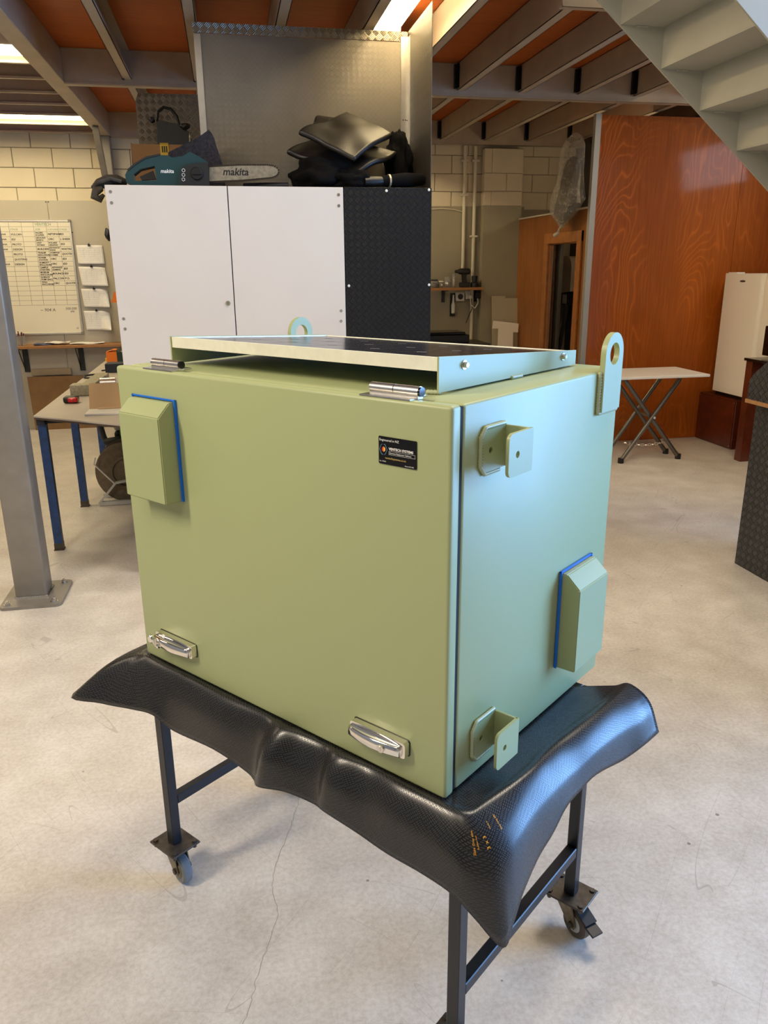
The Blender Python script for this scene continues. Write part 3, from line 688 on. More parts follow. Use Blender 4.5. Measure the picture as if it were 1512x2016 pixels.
# far stringer lower edge runs through these two points
pA, pB = Vector((1.903, 2.955)), Vector((3.003, 2.074)); sl = (pB - pA).normalized(); nrm = Vector((-sl.y, sl.x))
if nrm.y < 0: nrm = -nrm
a0 = pA - sl * .35; b0 = pB + sl * 1.6
for y0, y1 in ((YF, YF + .010), (YN - .012, YN)):
    poly = [a0, b0, b0 + nrm * .34, a0 + nrm * .34]
    quick('stringer', STAIR, st, lambda b: plate(b, [tuple(p) for p in poly], [], 'XZ', y0, y1))
rise, run = .1895, .2435
c0 = Vector((2.047, 2.848))
for k in range(-1, 9):
    x = c0.x + run * k; z = c0.y - .1905 * k
    # riser plate at x, tread plate from x back up to the next riser
    quick('riser', STAIR, st, lambda b: box(b, x, x + .005, YN, YF, z + .002, z + .19))
    tr = quick('tread', STAIR, st, lambda b: box(b, x, x + run + .012, YN, YF, z - .0035, z + .0015))
    quick('weld_bead', STAIR, st, lambda b: weld(b, [(x + .085, YF - .003, z - .006), (x + .15, YF - .003, z - .006)], .005, .01))

# ------------------------------------------------------------------ white cupboard, tread screens and what lies on top
ct = thing('storage_cupboard', (.27, 5.0, 0), 'tall white two-door storage cupboard behind the green cabinet', 'cupboard')
quick('carcass', mk('dark_carcass', (46, 42, 38), .7), ct, lambda b: box(b, -.556, 1.112, 4.424, 5.72, 0, 2.08))
def cup_door(x0, x1, screws, lock):
    d = quick('door', WHITEMEL, ct, lambda b: box(b, x0, x1, 4.402, 4.422, .04, 2.086, .0015, 1))
    for x, z in screws: quick('screw', STEEL, d, lambda b: [cyl(b, (x, 4.402, z), (0, -1, 0), .008, .002, 10), cyl(b, (x, 4.4, z), (0, -1, 0), .0045, .0006, 8)])
    if lock:
        quick('lock', STEEL, d, lambda b: [cyl(b, (lock[0], 4.402, lock[1]), (0, -1, 0), .0125, .004, 18), cyl(b, (lock[0], 4.398, lock[1]), (0, -1, 0), .008, .003, 14)])
        quick('keyhole', BLACK, d, lambda b: box(b, lock[0] - .0012, lock[0] + .0012, 4.394, 4.3949, lock[1] - .005, lock[1] + .005))
cup_door(-.565, .0355, [(-.539, 2.054), (-.539, 2.002), (-.539, 1.434), (-.537, 1.382)], (.004, 1.505))
cup_door(.0405, .6385, [(.614, 2.049), (.614, 1.995), (.613, 1.455), (.611, 1.40)], None)
t = thing('rubber_sheet', (.88, 4.41, 0), 'black tread-pattern sheet riveted beside the white cupboard doors', 'sheet')
quick('sheet', RUBTREAD, t, lambda b: box(b, .643, 1.122, 4.405, 4.421, 0, 2.088, .002, 1))
for x, z in ((.873, 2.071), (1.107, 2.078), (1.112, 1.586), (.66, 1.586), (1.112, 1.15)):
    quick('rivet', PRINTWHITE, t, lambda b: lathe(b, [(.0075, 0), (.006, .003), (0, .0045)], (x, 4.405, z), (0, -1, 0), 12), True)

sc = thing('tread_plate_screen', (.5, 4.95, 2.081), 'aluminium tread-plate screen standing on the cupboard up to the joists', 'screen')
quick('back_sheet', ALUTREAD, sc, lambda b: box(b, -.085, 1.112, 4.952, 4.956, 2.081, 2.91))
quick('side_sheet', ALUTREADS, sc, lambda b: box(b, 1.116, 1.120, 4.41, 4.956, 2.09, 2.966))
quick('top_lip', ALUTREAD2, sc, lambda b: [box(b, -.09, 1.112, 4.948, 4.952, 2.912, 2.962), box(b, -.09, 1.112, 4.952, 4.99, 2.958, 2.962)])
quick('edge_strip', ALU, sc, lambda b: box(b, -.086, -.050, 4.944, 4.951, 2.081, 2.905))
quick('corner_angle', ALU, sc, lambda b: [box(b, 1.070, 1.1155, 4.944, 4.951, 2.081, 2.935), box(b, 1.112, 1.1155, 4.90, 4.944, 2.081, 2.935)])
for x, z in ((1.082, 2.505), (1.096, 2.505), (1.105, 2.503)): quick('rivet', DARK, sc, lambda b: cyl(b, (x, 4.944, z), (0, -1, 0), .0035, .001, 8))
t = tag(quick('tread_plate_offcut', ALUTREAD2, None, lambda b: plate(b, [(-.49, 2.081), (-.49, 2.70), (-.47, 2.745), (-.10, 2.748), (-.10, 2.081)], [], 'XZ', 5.70, 5.704)), 'smaller tread-plate offcut standing behind the cardboard carton', 'sheet')

# chainsaw
cs = thing('chainsaw', (-.2, 4.50, 2.087), 'teal electric chainsaw lying on the white cupboard', 'chainsaw')
body = [(-.464, 2.104), (-.468, 2.139), (-.455, 2.160), (-.416, 2.190), (-.357, 2.222), (-.288, 2.236), (-.243, 2.232), (-.227, 2.224), (-.175, 2.232), (-.139, 2.254), (-.095, 2.233), (-.054, 2.206), (-.052, 2.106), (-.20, 2.090), (-.43, 2.089)]
hole = [(-.426, 2.142), (-.390, 2.168), (-.318, 2.184), (-.316, 2.116), (-.424, 2.112)]
quick('housing', TEAL, cs, lambda b: plate(b, body, [hole], 'XZ', 4.47, 4.56))
quick('rear_grip', TEALD, cs, lambda b: plate(b, [(-.455, 2.165), (-.416, 2.195), (-.357, 2.2275), (-.288, 2.241), (-.29, 2.233), (-.357, 2.218), (-.414, 2.186), (-.45, 2.158)], [], 'XZ', 4.466, 4.564))
quick('trigger', BLACK, cs, lambda b: plate(b, [(-.40, 2.135), (-.33, 2.165), (-.32, 2.125), (-.39, 2.118)], [], 'XZ', 4.50, 4.53))
sp = quick('sprocket_cover', TEALD, cs, lambda b: plate(b, [(-.204, 2.092), (-.195, 2.150), (-.176, 2.182), (-.12, 2.198), (-.052, 2.203), (-.050, 2.092)], [], 'XZ', 4.452, 4.471))
quick('knob', BLACK, sp, lambda b: [cyl(b, (-.112, 4.452, 2.148), (0, -1, 0), .030, .012, 24, .003), box(b, -.136, -.088, 4.432, 4.440, 2.143, 2.153)])
for i in range(3): quick('pictogram', PRINTWHITE, sp, lambda b: tube(b, [(x, 4.4515, z) for x, z in circle(-.176 - .002 * i, 2.163 - .0215 * i, .0075, 10)], .0012, 5, closed=True))
quick('lettering', PRINTWHITE, cs, lambda b: text_bm(b, 'makita', .025, MX(-.292, 4.4695, 2.152, .18), bold=.0006))
bar = quick('guide_bar', BARSTEEL, cs, lambda b: plate(b, [(-.05, 2.118), (-.047, 2.184), (.10, 2.194), (.25, 2.196), (.285, 2.192), (.305, 2.180), (.309, 2.168), (.30, 2.153), (.275, 2.142), (.12, 2.127)], [], 'XZ', 4.498, 4.505))
def sawchain(b):
    p = [(-.05, 2.188), (.10, 2.198), (.25, 2.2005), (.288, 2.197), (.309, 2.183), (.3135, 2.168), (.304, 2.150), (.276, 2.138), (.12, 2.122), (-.05, 2.113)]
    for (xa, za), (xb, zb) in zip(p, p[1:]):
        L = math.hypot(xb - xa, zb - za); n = max(1, int(L / .0085))
        for i in range(n):
            f = (i + .5) / n; obox(b, (xa + (xb - xa) * f, 4.5015, za + (zb - za) * f), (xb - xa, 0, zb - za), (0, 1, 0), (-(zb - za), 0, xb - xa), .0036, .004, .0042)
quick('chain', CHAIN, cs, sawchain)
quick('lettering', PRINTBLACK, bar, lambda b: text_bm(b, 'makita', .050, MX(.020, 4.4975, 2.148, .2), bold=.0010))

# glove draped over the cupboard corner
t = thing('work_gloves', (-.55, 4.47, 2.086), 'pair of worn dark work gloves hanging over the cupboard corner', 'gloves')
quick('glove', GLOVE, t, lambda b: tube(b, [(-.485, 4.60, 2.115), (-.52, 4.57, 2.125), (-.56, 4.52, 2.118), (-.60, 4.49, 2.098), (-.632, 4.47, 2.075)], .03, 12, [.02, .026, .028, .026, .012]), True)
quick('glove', GLOVE, t, lambda b: tube(b, [(-.59, 4.47, 2.075), (-.615, 4.45, 2.060), (-.625, 4.45, 2.035), (-.60, 4.455, 2.022), (-.58, 4.46, 2.045)], .02, 12, [.015, .022, .022, .018, .008]), True)
quick('fingers', GLOVE, t, lambda b: [tube(b, [(-.49 - .02 * i, 4.47 + .01 * i, 2.108), (-.54, 4.455 + .012 * i, 2.120 - .005 * i), (-.60 - .008 * i, 4.45 + .01 * i, 2.10 - .004 * i)], .011, 8) for i in range(3)], True)

# folded felt, carton, mask bag
t = tag(quick('folded_felt', FUZZ, None, lambda b: plate(b, [(-.262, 2.245), (-.255, 2.275), (-.10, 2.345), (-.037, 2.386), (-.018, 2.37), (0.02, 2.225), (.03, 2.090), (-.20, 2.090)], [], 'XZ', 4.66, 4.80)), 'folded grey felt blanket behind the chainsaw', 'blanket')
for v in t.data.vertices: v.co += .010 * noise.noise_vector(v.co * 22)
t = thing('cardboard_carton', (-.33, 5.4, 2.081), 'open brown cardboard carton with yellow tape on the cupboard', 'carton')
quick('carton', CARD, t, lambda b: box(b, -.50, -.12, 5.28, 5.60, 2.082, 2.395))
quick('flap', CARD, t, lambda b: beam(b, (-.505, 5.44, 2.26), (-.50, 5.44, 2.40), .32, .004, up=(1, 0, 0)))
quick('tape', YTAPE, t, lambda b: [box(b, -.335, -.285, 5.276, 5.2795, 2.335, 2.402), box(b, -.335, -.285, 5.276, 5.40, 2.3955, 2.398)])
quick('tape_print', PRINTBLACK, t, lambda b: [box(b, -.325 + .012 * i, -.318 + .012 * i, 5.2745, 5.2758, 2.35, 2.385) for i in range(3)])
t = thing('welding_mask_bag', (-.26, 5.42, 2.397), 'black tool bag with a looped handle on the cardboard carton', 'bag')
quick('bag', BLACK, t, lambda b: plate(b, [(-.352, 2.398), (-.345, 2.52), (-.325, 2.535), (-.24, 2.515), (-.18, 2.49), (-.16, 2.47), (-.165, 2.398)], [], 'XZ', 5.32, 5.50))
quick('handle', BLACK, t, lambda b: tube(b, [(-.345, 5.36, 2.53), (-.335, 5.36, 2.585), (-.30, 5.36, 2.61), (-.26, 5.36, 2.602), (-.228, 5.36, 2.565), (-.215, 5.36, 2.51)], .009, 8), True)
for cc, rr, sd in (((-.375, 5.33, 2.535), (.022, .015, .018), 4), ((-.18, 5.305, 2.50), (.03, .012, .018), 6)): quick('buckle', BLACK, t, lambda b: lumpy(b, cc, rr, sd, .3, 3, None, 2))

# black folded vinyl and cloth heap
def patch(bm, A, B, C, D, n=22, bulge=.03, seed=1, amp=.012, roll=0.):
    """wrinkled sheet over the quad A (left) B (back) C (right) D (front)"""
    A, B, C, D = map(Vector, (A, B, C, D)); g = []
    for i in range(n + 1):
        row = []
        for j in range(n + 1):
            u, v = i / n, j / n
            p = A * (1 - u) * (1 - v) + B * u * (1 - v) + C * u * v + D * (1 - u) * v
            p.z += bulge * 4 * u * (1 - u) * 4 * v * (1 - v) * .25 + bulge * math.sin(math.pi * u)
            p += amp * noise.noise_vector(p * 7 + Vector((seed, 0, 0)))
            if roll and v > .86: p.z -= roll * ((v - .86) / .14) ** 2; p.y += roll * .5 * ((v - .86) / .14) ** 2
            row.append(bm.verts.new(p))
        g.append(row)
    for i in range(n):
        for j in range(n): bm.faces.new((g[i][j], g[i + 1][j], g[i + 1][j + 1], g[i][j + 1]))
def sheet(name, mat, args, th, lab, cat, **kw):
    o = quick(name, mat, None, lambda b: patch(b, *args, **kw), 'all'); md = o.modifiers.new('s', 'SOLIDIFY'); md.thickness = th; md.offset = -1
    bv = o.modifiers.new('b', 'BEVEL'); bv.width = th * .4; bv.segments = 2
    return tag(o, lab, cat, 'black folded sheets heaped on the cupboard')
sheet('folded_vinyl', LEATHER, ((.425, 4.56, 2.352), (.735, 4.84, 2.50), (.945, 4.62, 2.368), (.708, 4.44, 2.215)), .030, 'glossy black folded vinyl sheet topmost on the heap', 'vinyl sheet', bulge=.004, seed=3, amp=.014)
sheet('folded_vinyl', LEATHER, ((.375, 4.60, 2.300), (.62, 4.90, 2.42), (.985, 4.66, 2.300), (.72, 4.47, 2.165)), .030, 'black folded vinyl sheet second in the heap, edges showing below the top one', 'vinyl sheet', bulge=.005, seed=9, amp=.022)
sheet('folded_vinyl', LEATHER, ((.52, 4.74, 2.46), (.60, 4.90, 2.51), (.96, 4.86, 2.42), (.90, 4.70, 2.37)), .02, 'black vinyl fold standing behind the topmost sheet of the heap', 'vinyl sheet', bulge=.02, seed=5, amp=.02)
t = tag(quick('black_cloth', CLOTH, None, lambda b: [lumpy(b, (.555, 4.60, 2.155), (.165, .14, .095), 2, .32, 3.5, 2.088)], 'all'), 'matt black cloth bundle under the vinyl sheets, left side of the heap', 'cloth', 'black cloths in the heap')
t = tag(quick('black_cloth', CLOTH, None, lambda b: [lumpy(b, (1.02, 4.80, 2.24), (.075, .12, .185), 7, .3, 4, 2.088)], 'all'), 'tall black cloth bundle at the right end against the screen side', 'cloth', 'black cloths in the heap')
t = tag(quick('black_cloth', CLOTH, None, lambda b: [lumpy(b, (.71, 4.50, 2.13), (.10, .07, .055), 12, .4, 4, 2.089)], 'all'), 'black cloth lump drooping over the right cupboard door', 'cloth', 'black cloths in the heap')
t = thing('folded_umbrella', (.95, 4.5, 2.09), 'folded black umbrella with a pale ring at the right of the heap', 'umbrella')
quick('canopy', CLOTH, t, lambda b: tube(b, [(.86, 4.47, 2.125), (.90, 4.48, 2.128), (1.0, 4.50, 2.135), (1.10, 4.53, 2.14)], .03, 12, [.026, .030, .038, .03]), True)
quick('handle', BLACK, t, lambda b: tube(b, [(.76, 4.445, 2.118), (.80, 4.455, 2.12), (.87, 4.472, 2.125)], .024, 12, [.022, .028, .024]), True)
quick('ring', mk('pale_ring', (190, 176, 150), .4, .3), t, lambda b: cyl(b, (.898, 4.478, 2.128), (1, .15, .05), .0325, .009, 16))
t = tag(quick('hose_roll', mk('dark_blue_hose', (24, 26, 34), .5), None, lambda b: tube(b, [(.13, 4.60, 2.104), (.22, 4.56, 2.104), (.33, 4.55, 2.104), (.365, 4.545, 2.104)], .0165, 10), True), 'short dark hose lying between the saw bar and the black heap', 'hose')

# ------------------------------------------------------------------ left background: whiteboard, papers, shelf, bench
wbd = thing('whiteboard', (-2.3, 9.12, 1.02), 'whiteboard with a ruled job table on the wall left of the cupboard', 'whiteboard')
quick('board', WHITEB, wbd, lambda b: box(b, -3.05, -1.56, 9.108, 9.126, 1.035, 2.165))
quick('frame', ALU, wbd, lambda b: [box(b, -3.065, -1.545, 9.10, 9.127, 2.158, 2.18, .003, 1), box(b, -3.065, -1.545, 9.10, 9.127, 1.02, 1.042, .003, 1), box(b, -1.566, -1.545, 9.10, 9.127, 1.02, 2.18, .003, 1), box(b, -3.065, -3.044, 9.10, 9.127, 1.02, 2.18, .003, 1)])
quick('corner_cap', mk('grey_corner', (126, 120, 108), .5), wbd, lambda b: [box(b, -1.572, -1.542, 9.098, 9.128, z, z + .03, .004, 1) for z in (2.153, 1.017)])
YW = 9.1072
CX = [-2.272, -2.152, -2.03, -1.913, -1.79, -1.675]
def rules(b):
    for k in range(17): z = 2.112 - .049 * k; box(b, -3.04, -1.568, YW, YW + .0006, z - .0010, z + .0010)
    for x in CX: box(b, x - .0010, x + .0010, YW, YW + .0006, 1.328, 2.155)
quick('table_rules', PRINTBLACK, wbd, rules)
JOBS = [('PACIFIC\nECLIPSES', 'NETSPARK', 'ES3'), ('GROUND\nBASE+2', 'ORC', 'L SHEER'), ('UNIT\nWORKS', 'POLARIS\nGRAPHIC', 'ES3'), ('BUILDERS', 'ADVANCE\nSIGNS', 'WAITING'),
        ('TRAILER\nENCLOSURE', 'COMPASS\nCOMMS', 'QUOTING'), ('POWER\nSTATION', 'ORC', 'ES3'), ('HUMIDITY\nENCLOSURE', 'ORC', 'ES3'), ('CAMPUS\nSTARTERS', 'ADVANCE\nGAMING', 'ES3'),
        ('MUSEUM\nENCLOSURE', 'BOUNCE', 'ES3'), ('SCIENCE\nPUMP ENCL', 'FALCON', 'P.O.'), ('WALL\nENCLOSURE', 'ORC', 'QUOTING')]
LEFT = ['VULCAN', 'ES3', 'PROTO', 'DESIGN', 'PROTO', 'QUOTING', 'DESIGN']
def writing(b):
    for i, row in enumerate(JOBS):
        z = 2.112 - .049 * (i + 1)
        for x, s in zip((-1.905, -1.785, -1.668), row):
            two = '\n' in s
            for j, ln in enumerate(s.split('\n')):
                text_bm(b, ln, .0215 if two else .027, MX(x, YW + .0002, z - (.019 + .022 * j if two else .033), .15), bold=.0007)
    for i, s in enumerate(LEFT): text_bm(b, s, .027, MX(-2.145, YW + .0002, 2.112 - .049 * (i + 1) - .036, .15), bold=.0006)
    for i, s in enumerate(('MANA', 'MANA', 'MANA', 'MANA', 'EC', 'OC', 'MANA')): text_bm(b, s, .024, MX(-2.262, YW + .0002, 2.112 - .049 * (i + 1) - .034, .15), bold=.0006)
quick('handwriting', PRINTBLACK, wbd, writing)
quick('heading', PRINTGREEN, wbd, lambda b: [text_bm(b, 'VENTECH', .036, MX(-1.90, YW, 2.122, .1), bold=.0004), text_bm(b, 'JOB', .028, MX(-1.90, YW, 2.076, .1)), text_bm(b, 'CUSTOMER', .022, MX(-1.786, YW, 2.076, .1)), text_bm(b, 'STAGE', .026, MX(-1.668, YW, 2.076, .1)), text_bm(b, 'STAGE', .026, MX(-2.146, YW, 2.076, .1))])
for tx, ts, x, z in (('~ 904 A', .046, -1.955, 1.262), ('500-200', .034, -1.70, 1.277), ('SPK', .026, -1.655, 1.248), ('25', .024, -1.615, 1.075)):
    quick('note', PRINTGREY, wbd, lambda b: text_bm(b, tx, ts, MX(x, YW, z, .12), bold=.0005))
quick('magnet', BLACK, wbd, lambda b: cyl(b, (-1.536, 9.10, 2.055), (0, -1, 0), .006, .012, 8))

def paper(i, z1, h, curl, tilt, label):
    t = thing('printed_sheet', (-1.385, 9.12, z1 - h), label, 'paper', group='printed sheets clipped beside the whiteboard')
    def f(b):
        n = 10; g = []
        for r in range(n + 1):
            row = []
            for c in range(n + 1):
                u, v = c / n, r / n
                x = -1.522 + .268 * u + tilt * v * .02; z = z1 - h * v - .006 * u * tilt
                y = 9.118 - .012 * v * v - curl * max(0, u - .6) * max(0, v - .2) * .35 - .006 * math.sin(math.pi * u)
                z += -curl * .10 * max(0, u - .75) * (1 - v)
                row.append(b.verts.new((x, y, z)))
            g.append(row)
        for r in range(n):
            for c in range(n): b.faces.new((g[r][c], g[r][c + 1], g[r + 1][c + 1], g[r + 1][c]))
    o = quick('sheet', PAPER, t, f, 'all'); md = o.modifiers.new('s', 'SOLIDIFY'); md.thickness = .0006
    def lines(b):
        for k in range(7):
            v = .18 + .10 * k; z = z1 - h * v; y = 9.118 - .012 * v * v - .0075
            box(b, -1.50, -1.29, y - .0008, y - .0003, z - .0006, z + .0006)
        for k in range(4):
            x = -1.45 + .055 * k; box(b, x - .0006, x + .0006, 9.1085, 9.109, z1 - h * .72, z1 - h * .2)
    quick('printed_table', mk('pale_print', (170, 166, 164), .7), t, lines)
    quick('clip', BLACK, t, lambda b: [box(b, -1.40, -1.376, 9.098, 9.112, z1 - .008, z1 + .008), cyl(b, (-1.388, 9.10, z1 + .012), (0, -1, 0), .006, .006, 8)])
paper(0, 1.930, .190, .0, .3, 'topmost of four printed sheets clipped right of the whiteboard')
paper(1, 1.715, .195, .3, 1.0, 'second printed sheet from the top, right of the whiteboard')
paper(2, 1.490, .190, .5, .8, 'third printed sheet from the top, right of the whiteboard')
paper(3, 1.262, .200, .9, .6, 'lowest printed sheet with a curled corner, right of the whiteboard')

t = thing('wall_shelf', (-1.7, 8.95, .86), 'long timber wall shelf with papers under the whiteboard', 'shelf')
quick('board', SHELFWOOD, t, lambda b: box(b, -2.9, -.7, 8.86, 9.126, .895, .925, .003, 1))
for x in (-2.17, -1.60):
    quick('bracket', BLACK, t, lambda b: [box(b, x - .028, x + .028, 9.112, 9.127, .63, .893), box(b, x - .014, x + .014, 8.89, 9.12, .885, .894), beam(b, (x - .02, 9.115, .66), (x - .02, 8.93, .885), .012, .008, up=(1, 0, 0))])
def loose(name, cx, cy, w, d, rz, mat, lab, z=.926):
    def f(b):
        n = 6; g = []
        for r in range(n + 1):
            g.append([b.verts.new(((c / n - .5) * w, (r / n - .5) * d, .010 + .006 * math.sin(c * 1.3 + r))) for c in range(n + 1)])
        for r in range(n):
            for c in range(n): b.faces.new((g[r][c], g[r][c + 1], g[r + 1][c + 1], g[r + 1][c]))
    bm = bm_new(); f(bm); o = finish(name, bm, mat, None, 'all'); o.location = (cx, cy, z); o.rotation_euler = (0, 0, rz)
    md = o.modifiers.new('s', 'SOLIDIFY'); md.thickness = .004
    return tag(o, lab, 'paper')
loose('blue_folder', -1.94, 8.98, .20, .16, .2, mk('blue_folder', (70, 84, 120), .5), 'blue folder lying at the left of the wall shelf')
loose('loose_paper', -1.80, 8.99, .22, .17, -.15, PAPER, 'loose white papers left on the wall shelf beside the blue folder', .940)
loose('loose_paper', -1.50, 8.99, .34, .18, .05, PAPER, 'long loose white papers spread on the right of the wall shelf')
t = thing('pen_jar', (-2.155, 8.97, .925), 'clear jar of pens and brushes at the left end of the wall shelf', 'jar')
quick('jar', CLEAR, t, lambda b: lathe(b, [(.035, 0), (.038, .01), (.040, .10), (.037, .10), (.035, .012)], (-2.155, 8.97, .926), seg=14), True)
quick('pens', mk('pen_mix', (92, 40, 30), .5), t, lambda b: [tube(b, [(-2.155, 8.97, .93), (-2.155 + .03 * math.cos(k * 1.3), 8.97 + .03 * math.sin(k * 1.3), 1.05 + .01 * (k % 3))], .006, 6) for k in range(5)])
tag(quick('leaning_board', BOARDWOOD, None, lambda b: obox(b, (-1.45, 9.04, .294), (1, 0, 0), (0, 1, .10), (0, -.10, 1), .71, .006, .295)), 'brown board leaning on the wall behind the blue-legged bench', 'board')
tag(quick('timber_offcut', mk('pale_timber', (168, 150, 122), .7, var=.1), None, lambda b: box(b, -2.13, -1.72, 9.092, 9.126, .589, .66, .004, 1)), 'pale timber offcut resting on top of the leaning brown board', 'timber')

bn = thing('work_bench', (-.9, 6.6, 0), 'long plywood-topped work bench on worn blue steel legs', 'bench')
BENCHTOP = mk('worn_bench_top', (178, 168, 156), .42, var=.06, vscale=5)
quick('top', BENCHTOP, bn, lambda b: plate(b, [(-1.165, 4.875), (-.60, 4.455), (-.60, 8.75), (-1.165, 8.75)], [], 'XY', .853, .861))
quick('top_edge', mk('dark_ply_edge', (78, 62, 50), .6), bn, lambda b: plate(b, [(-1.162, 4.88), (-.603, 4.462), (-.603, 8.745), (-1.162, 8.745)], [], 'XY', .840, .853))
for x, y in ((-1.137, 4.945), (-1.137, 5.90), (-1.137, 6.95), (-1.137, 8.4), (-.64, 5.05), (-.64, 8.4)):
    lg = quick('leg', BLUEPAINT, bn, lambda b: box(b, x - .024, x + .024, y - .024, y + .024, .035, .80))
    quick('foot', CASTSTEEL, lg, lambda b: [box(b, x - .026, x + .026, y - .026, y - .0245, 0, .045), box(b, x + .0245, x + .026, y - .026, y + .026, 0, .045), box(b, x - .03, x + .03, y - .03, y + .03, 0, .005)])
quick('rail', NAVY, bn, lambda b: [box(b, -1.16, -1.115, 4.90, 8.6, .80, .839), box(b, -.66, -.615, 4.70, 8.6, .80, .839), box(b, -1.16, -.615, 4.95, 4.99, .80, .839)])
# on the bench
t = thing('tail_light', (-1.03, 5.32, .861), 'red plastic trailer lamp lying near the bench corner', 'lamp')
quick('base', BLACK, t, lambda b: box(b, -1.075, -.985, 5.29, 5.37, .862, .905, .014, 3), True)
quick('lens', REDL, t, lambda b: box(b, -1.045, -.983, 5.278, 5.33, .868, .900, .010, 3), True)
t = thing('notebook', (-.75, 4.9, .861), 'open notebook with a kraft cover near the bench edge', 'notebook')
quick('pages', PAPER, t, lambda b: box(b, -.865, -.615, 4.80, 4.975, .862, .872))
quick('cover', KRAFT, t, lambda b: beam(b, (-.74, 4.98, .868), (-.74, 5.06, 1.015), .25, .002, up=(0, 1, 0)))
tag(quick('pen', KRAFT, None, lambda b: tube(b, [(-.82, 4.955, .879), (-.81, 4.955, .879), (-.68, 4.958, .879), (-.67, 4.958, .879)], .005, 8, [.001, .005, .005, .004]), True), 'tan pen lying on the open notebook', 'pen')
t = thing('bench_vice', (-.98, 5.75, .861), 'paint-spattered steel clamp with a fat cylinder on the bench', 'vice')
quick('jaw', SPATTER, t, lambda b: box(b, -1.085, -.925, 5.60, 5.72, .862, .937, .008, 2), True)
quick('slide_bar', SPATTER, t, lambda b: beam(b, (-.99, 5.72, .90), (-.975, 6.35, .90), .09, .05))
quick('cylinder', STEEL, t, lambda b: [cyl(b, (-.925, 5.83, .912), (1, .1, 0), .038, .115, 22, .006)])
quick('screw', STEEL, t, lambda b: cyl(b, (-.915, 6.12, .862), (0, 0, 1), .013, .075, 12))
quick('set_hole', DARK, t, lambda b: box(b, -.872, -.862, 5.796, 5.80, .90, .912))
tag(quick('cable_ring', BLACK, None, lambda b: tube(b, [(-1.10 + p[0], 6.62 + p[1] * 1.8, .869) for p in circle(0, 0, .06, 22)], .007, 8, closed=True), True), 'black cable ring lying by the bench edge', 'ring')
tag(quick('pencil', BLACK, None, lambda b: tube(b, [(-1.08, 7.0, .867), (-.98, 7.08, .867)], .0055, 6)), 'dark marker lying on the bench behind the clamp', 'marker')
tag(quick('navy_carton', NAVY, None, lambda b: box(b, -1.03, -.88, 6.86, 7.03, .862, .935, .003, 1)), 'navy blue carton on the bench behind the clamp', 'carton')
t = thing('orange_carton', (-1.07, 7.66, .861), 'orange carton at the far end of the bench', 'carton')
quick('carton', ORANGE, t, lambda b: box(b, -1.118, -1.02, 7.6, 7.72, .862, .962))
quick('flap', ORANGE, t, lambda b: plate(b, [(-1.112, .9635), (-1.06, .982), (-1.03, .980), (-1.032, .977), (-1.06, .978), (-1.11, .9625)], [], 'XZ', 7.605, 7.715))
t = thing('parts_tray', (-.95, 7.62, .861), 'dark green parts tray beside the orange carton', 'tray')
quick('tray', GREENTRAY, t, lambda b: [box(b, -1.012, -.84, 7.50, 7.506, .862, .97), box(b, -1.012, -1.006, 7.506, 7.75, .862, .985), box(b, -1.006, -.84, 7.506, 7.75, .862, .87)])
quick('tools', STEEL, t, lambda b: [beam(b, (-1.0, 7.52, .90 + .02 * i), (-.88, 7.7, .96 + .01 * i), .012, .012) for i in range(3)])
tag(quick('tape_roll', YELLOW, None, lambda b: lathe(b, [(.045, 0), (.055, 0), (.055, .026), (.045, .026), (.045, 0)], (-1.105, 7.80, .862), seg=22)), 'yellow tape roll next to the orange carton on the bench', 'tape')
# under the bench
t = thing('hose_reel', (-.82, 5.97, 0), 'dusty steel reel on a bent-bar stand under the bench', 'reel')
quick('disc', REEL, t, lambda b: lathe(b, [(0, 0), (.10, 0), (.105, -.012), (.125, -.012), (.13, 0), (.225, 0), (.23, .006), (.23, .012), (0, .012)], (-.815, 5.93, .235), (0, 1, 0), 40), True)
quick('disc', REEL, t, lambda b: lathe(b, [(0, 0), (.23, 0), (.23, .012), (0, .012)], (-.815, 6.06, .235), (0, 1, 0), 40), True)
quick('drum', HOSE, t, lambda b: cyl(b, (-.815, 5.945, .235), (0, 1, 0), .17, .11, 32))
quick('stand', GREYPLA, t, lambda b: [beam(b, (-1.03, 5.88, .02), (-.90, 5.88, .17), .014, .035, up=(0, 1, 0)), beam(b, (-.90, 5.88, .17), (-.80, 5.88, .185), .014, .035, up=(0, 1, 0)), beam(b, (-1.03, 5.88, .018), (-.70, 5.88, .018), .03, .03), beam(b, (-1.03, 6.10, .018), (-.70, 6.10, .018), .03, .03), beam(b, (-.75, 5.88, .018), (-.75, 6.10, .018), .03, .03)])
quick('crank_rod', SOCKET, t, lambda b: tube(b, [(-.90, 5.87, .16), (-1.035, 5.87, .32), (-1.02, 5.87, .37)], .006, 8), True)
t = thing('dust_extractor', (-.82, 6.4, 0), 'dust extractor with a lime green button and dark hose under the bench', 'vacuum')
quick('tank', GREYPLA, t, lambda b: box(b, -.93, -.65, 6.28, 6.6, .02, .36, .02, 2))
quick('motor_head', BLACK, t, lambda b: box(b, -.93, -.65, 6.27, 6.6, .37, .48, .02, 2))
quick('lid', GREYPLA, t, lambda b: box(b, -.93, -.65, 6.27, 6.6, .485, .56, .02, 2))
quick('button', LIME, t, lambda b: box(b, -.885, -.83, 6.255, 6.27, .41, .50, .006, 1))
quick('hose', HOSE, t, lambda b: tube(b, [(-1.04, 6.25, .78), (-1.03, 6.24, .60), (-1.0, 6.22, .45), (-.96, 6.2, .37), (-.90, 6.18, .34), (-.82, 6.18, .36)], .022, 10), True)
quick('hose', HOSE, t, lambda b: tube(b, [(-.99, 6.2, .42), (-.94, 6.18, .43), (-.86, 6.18, .44), (-.74, 6.2, .43)], .024, 10), True)
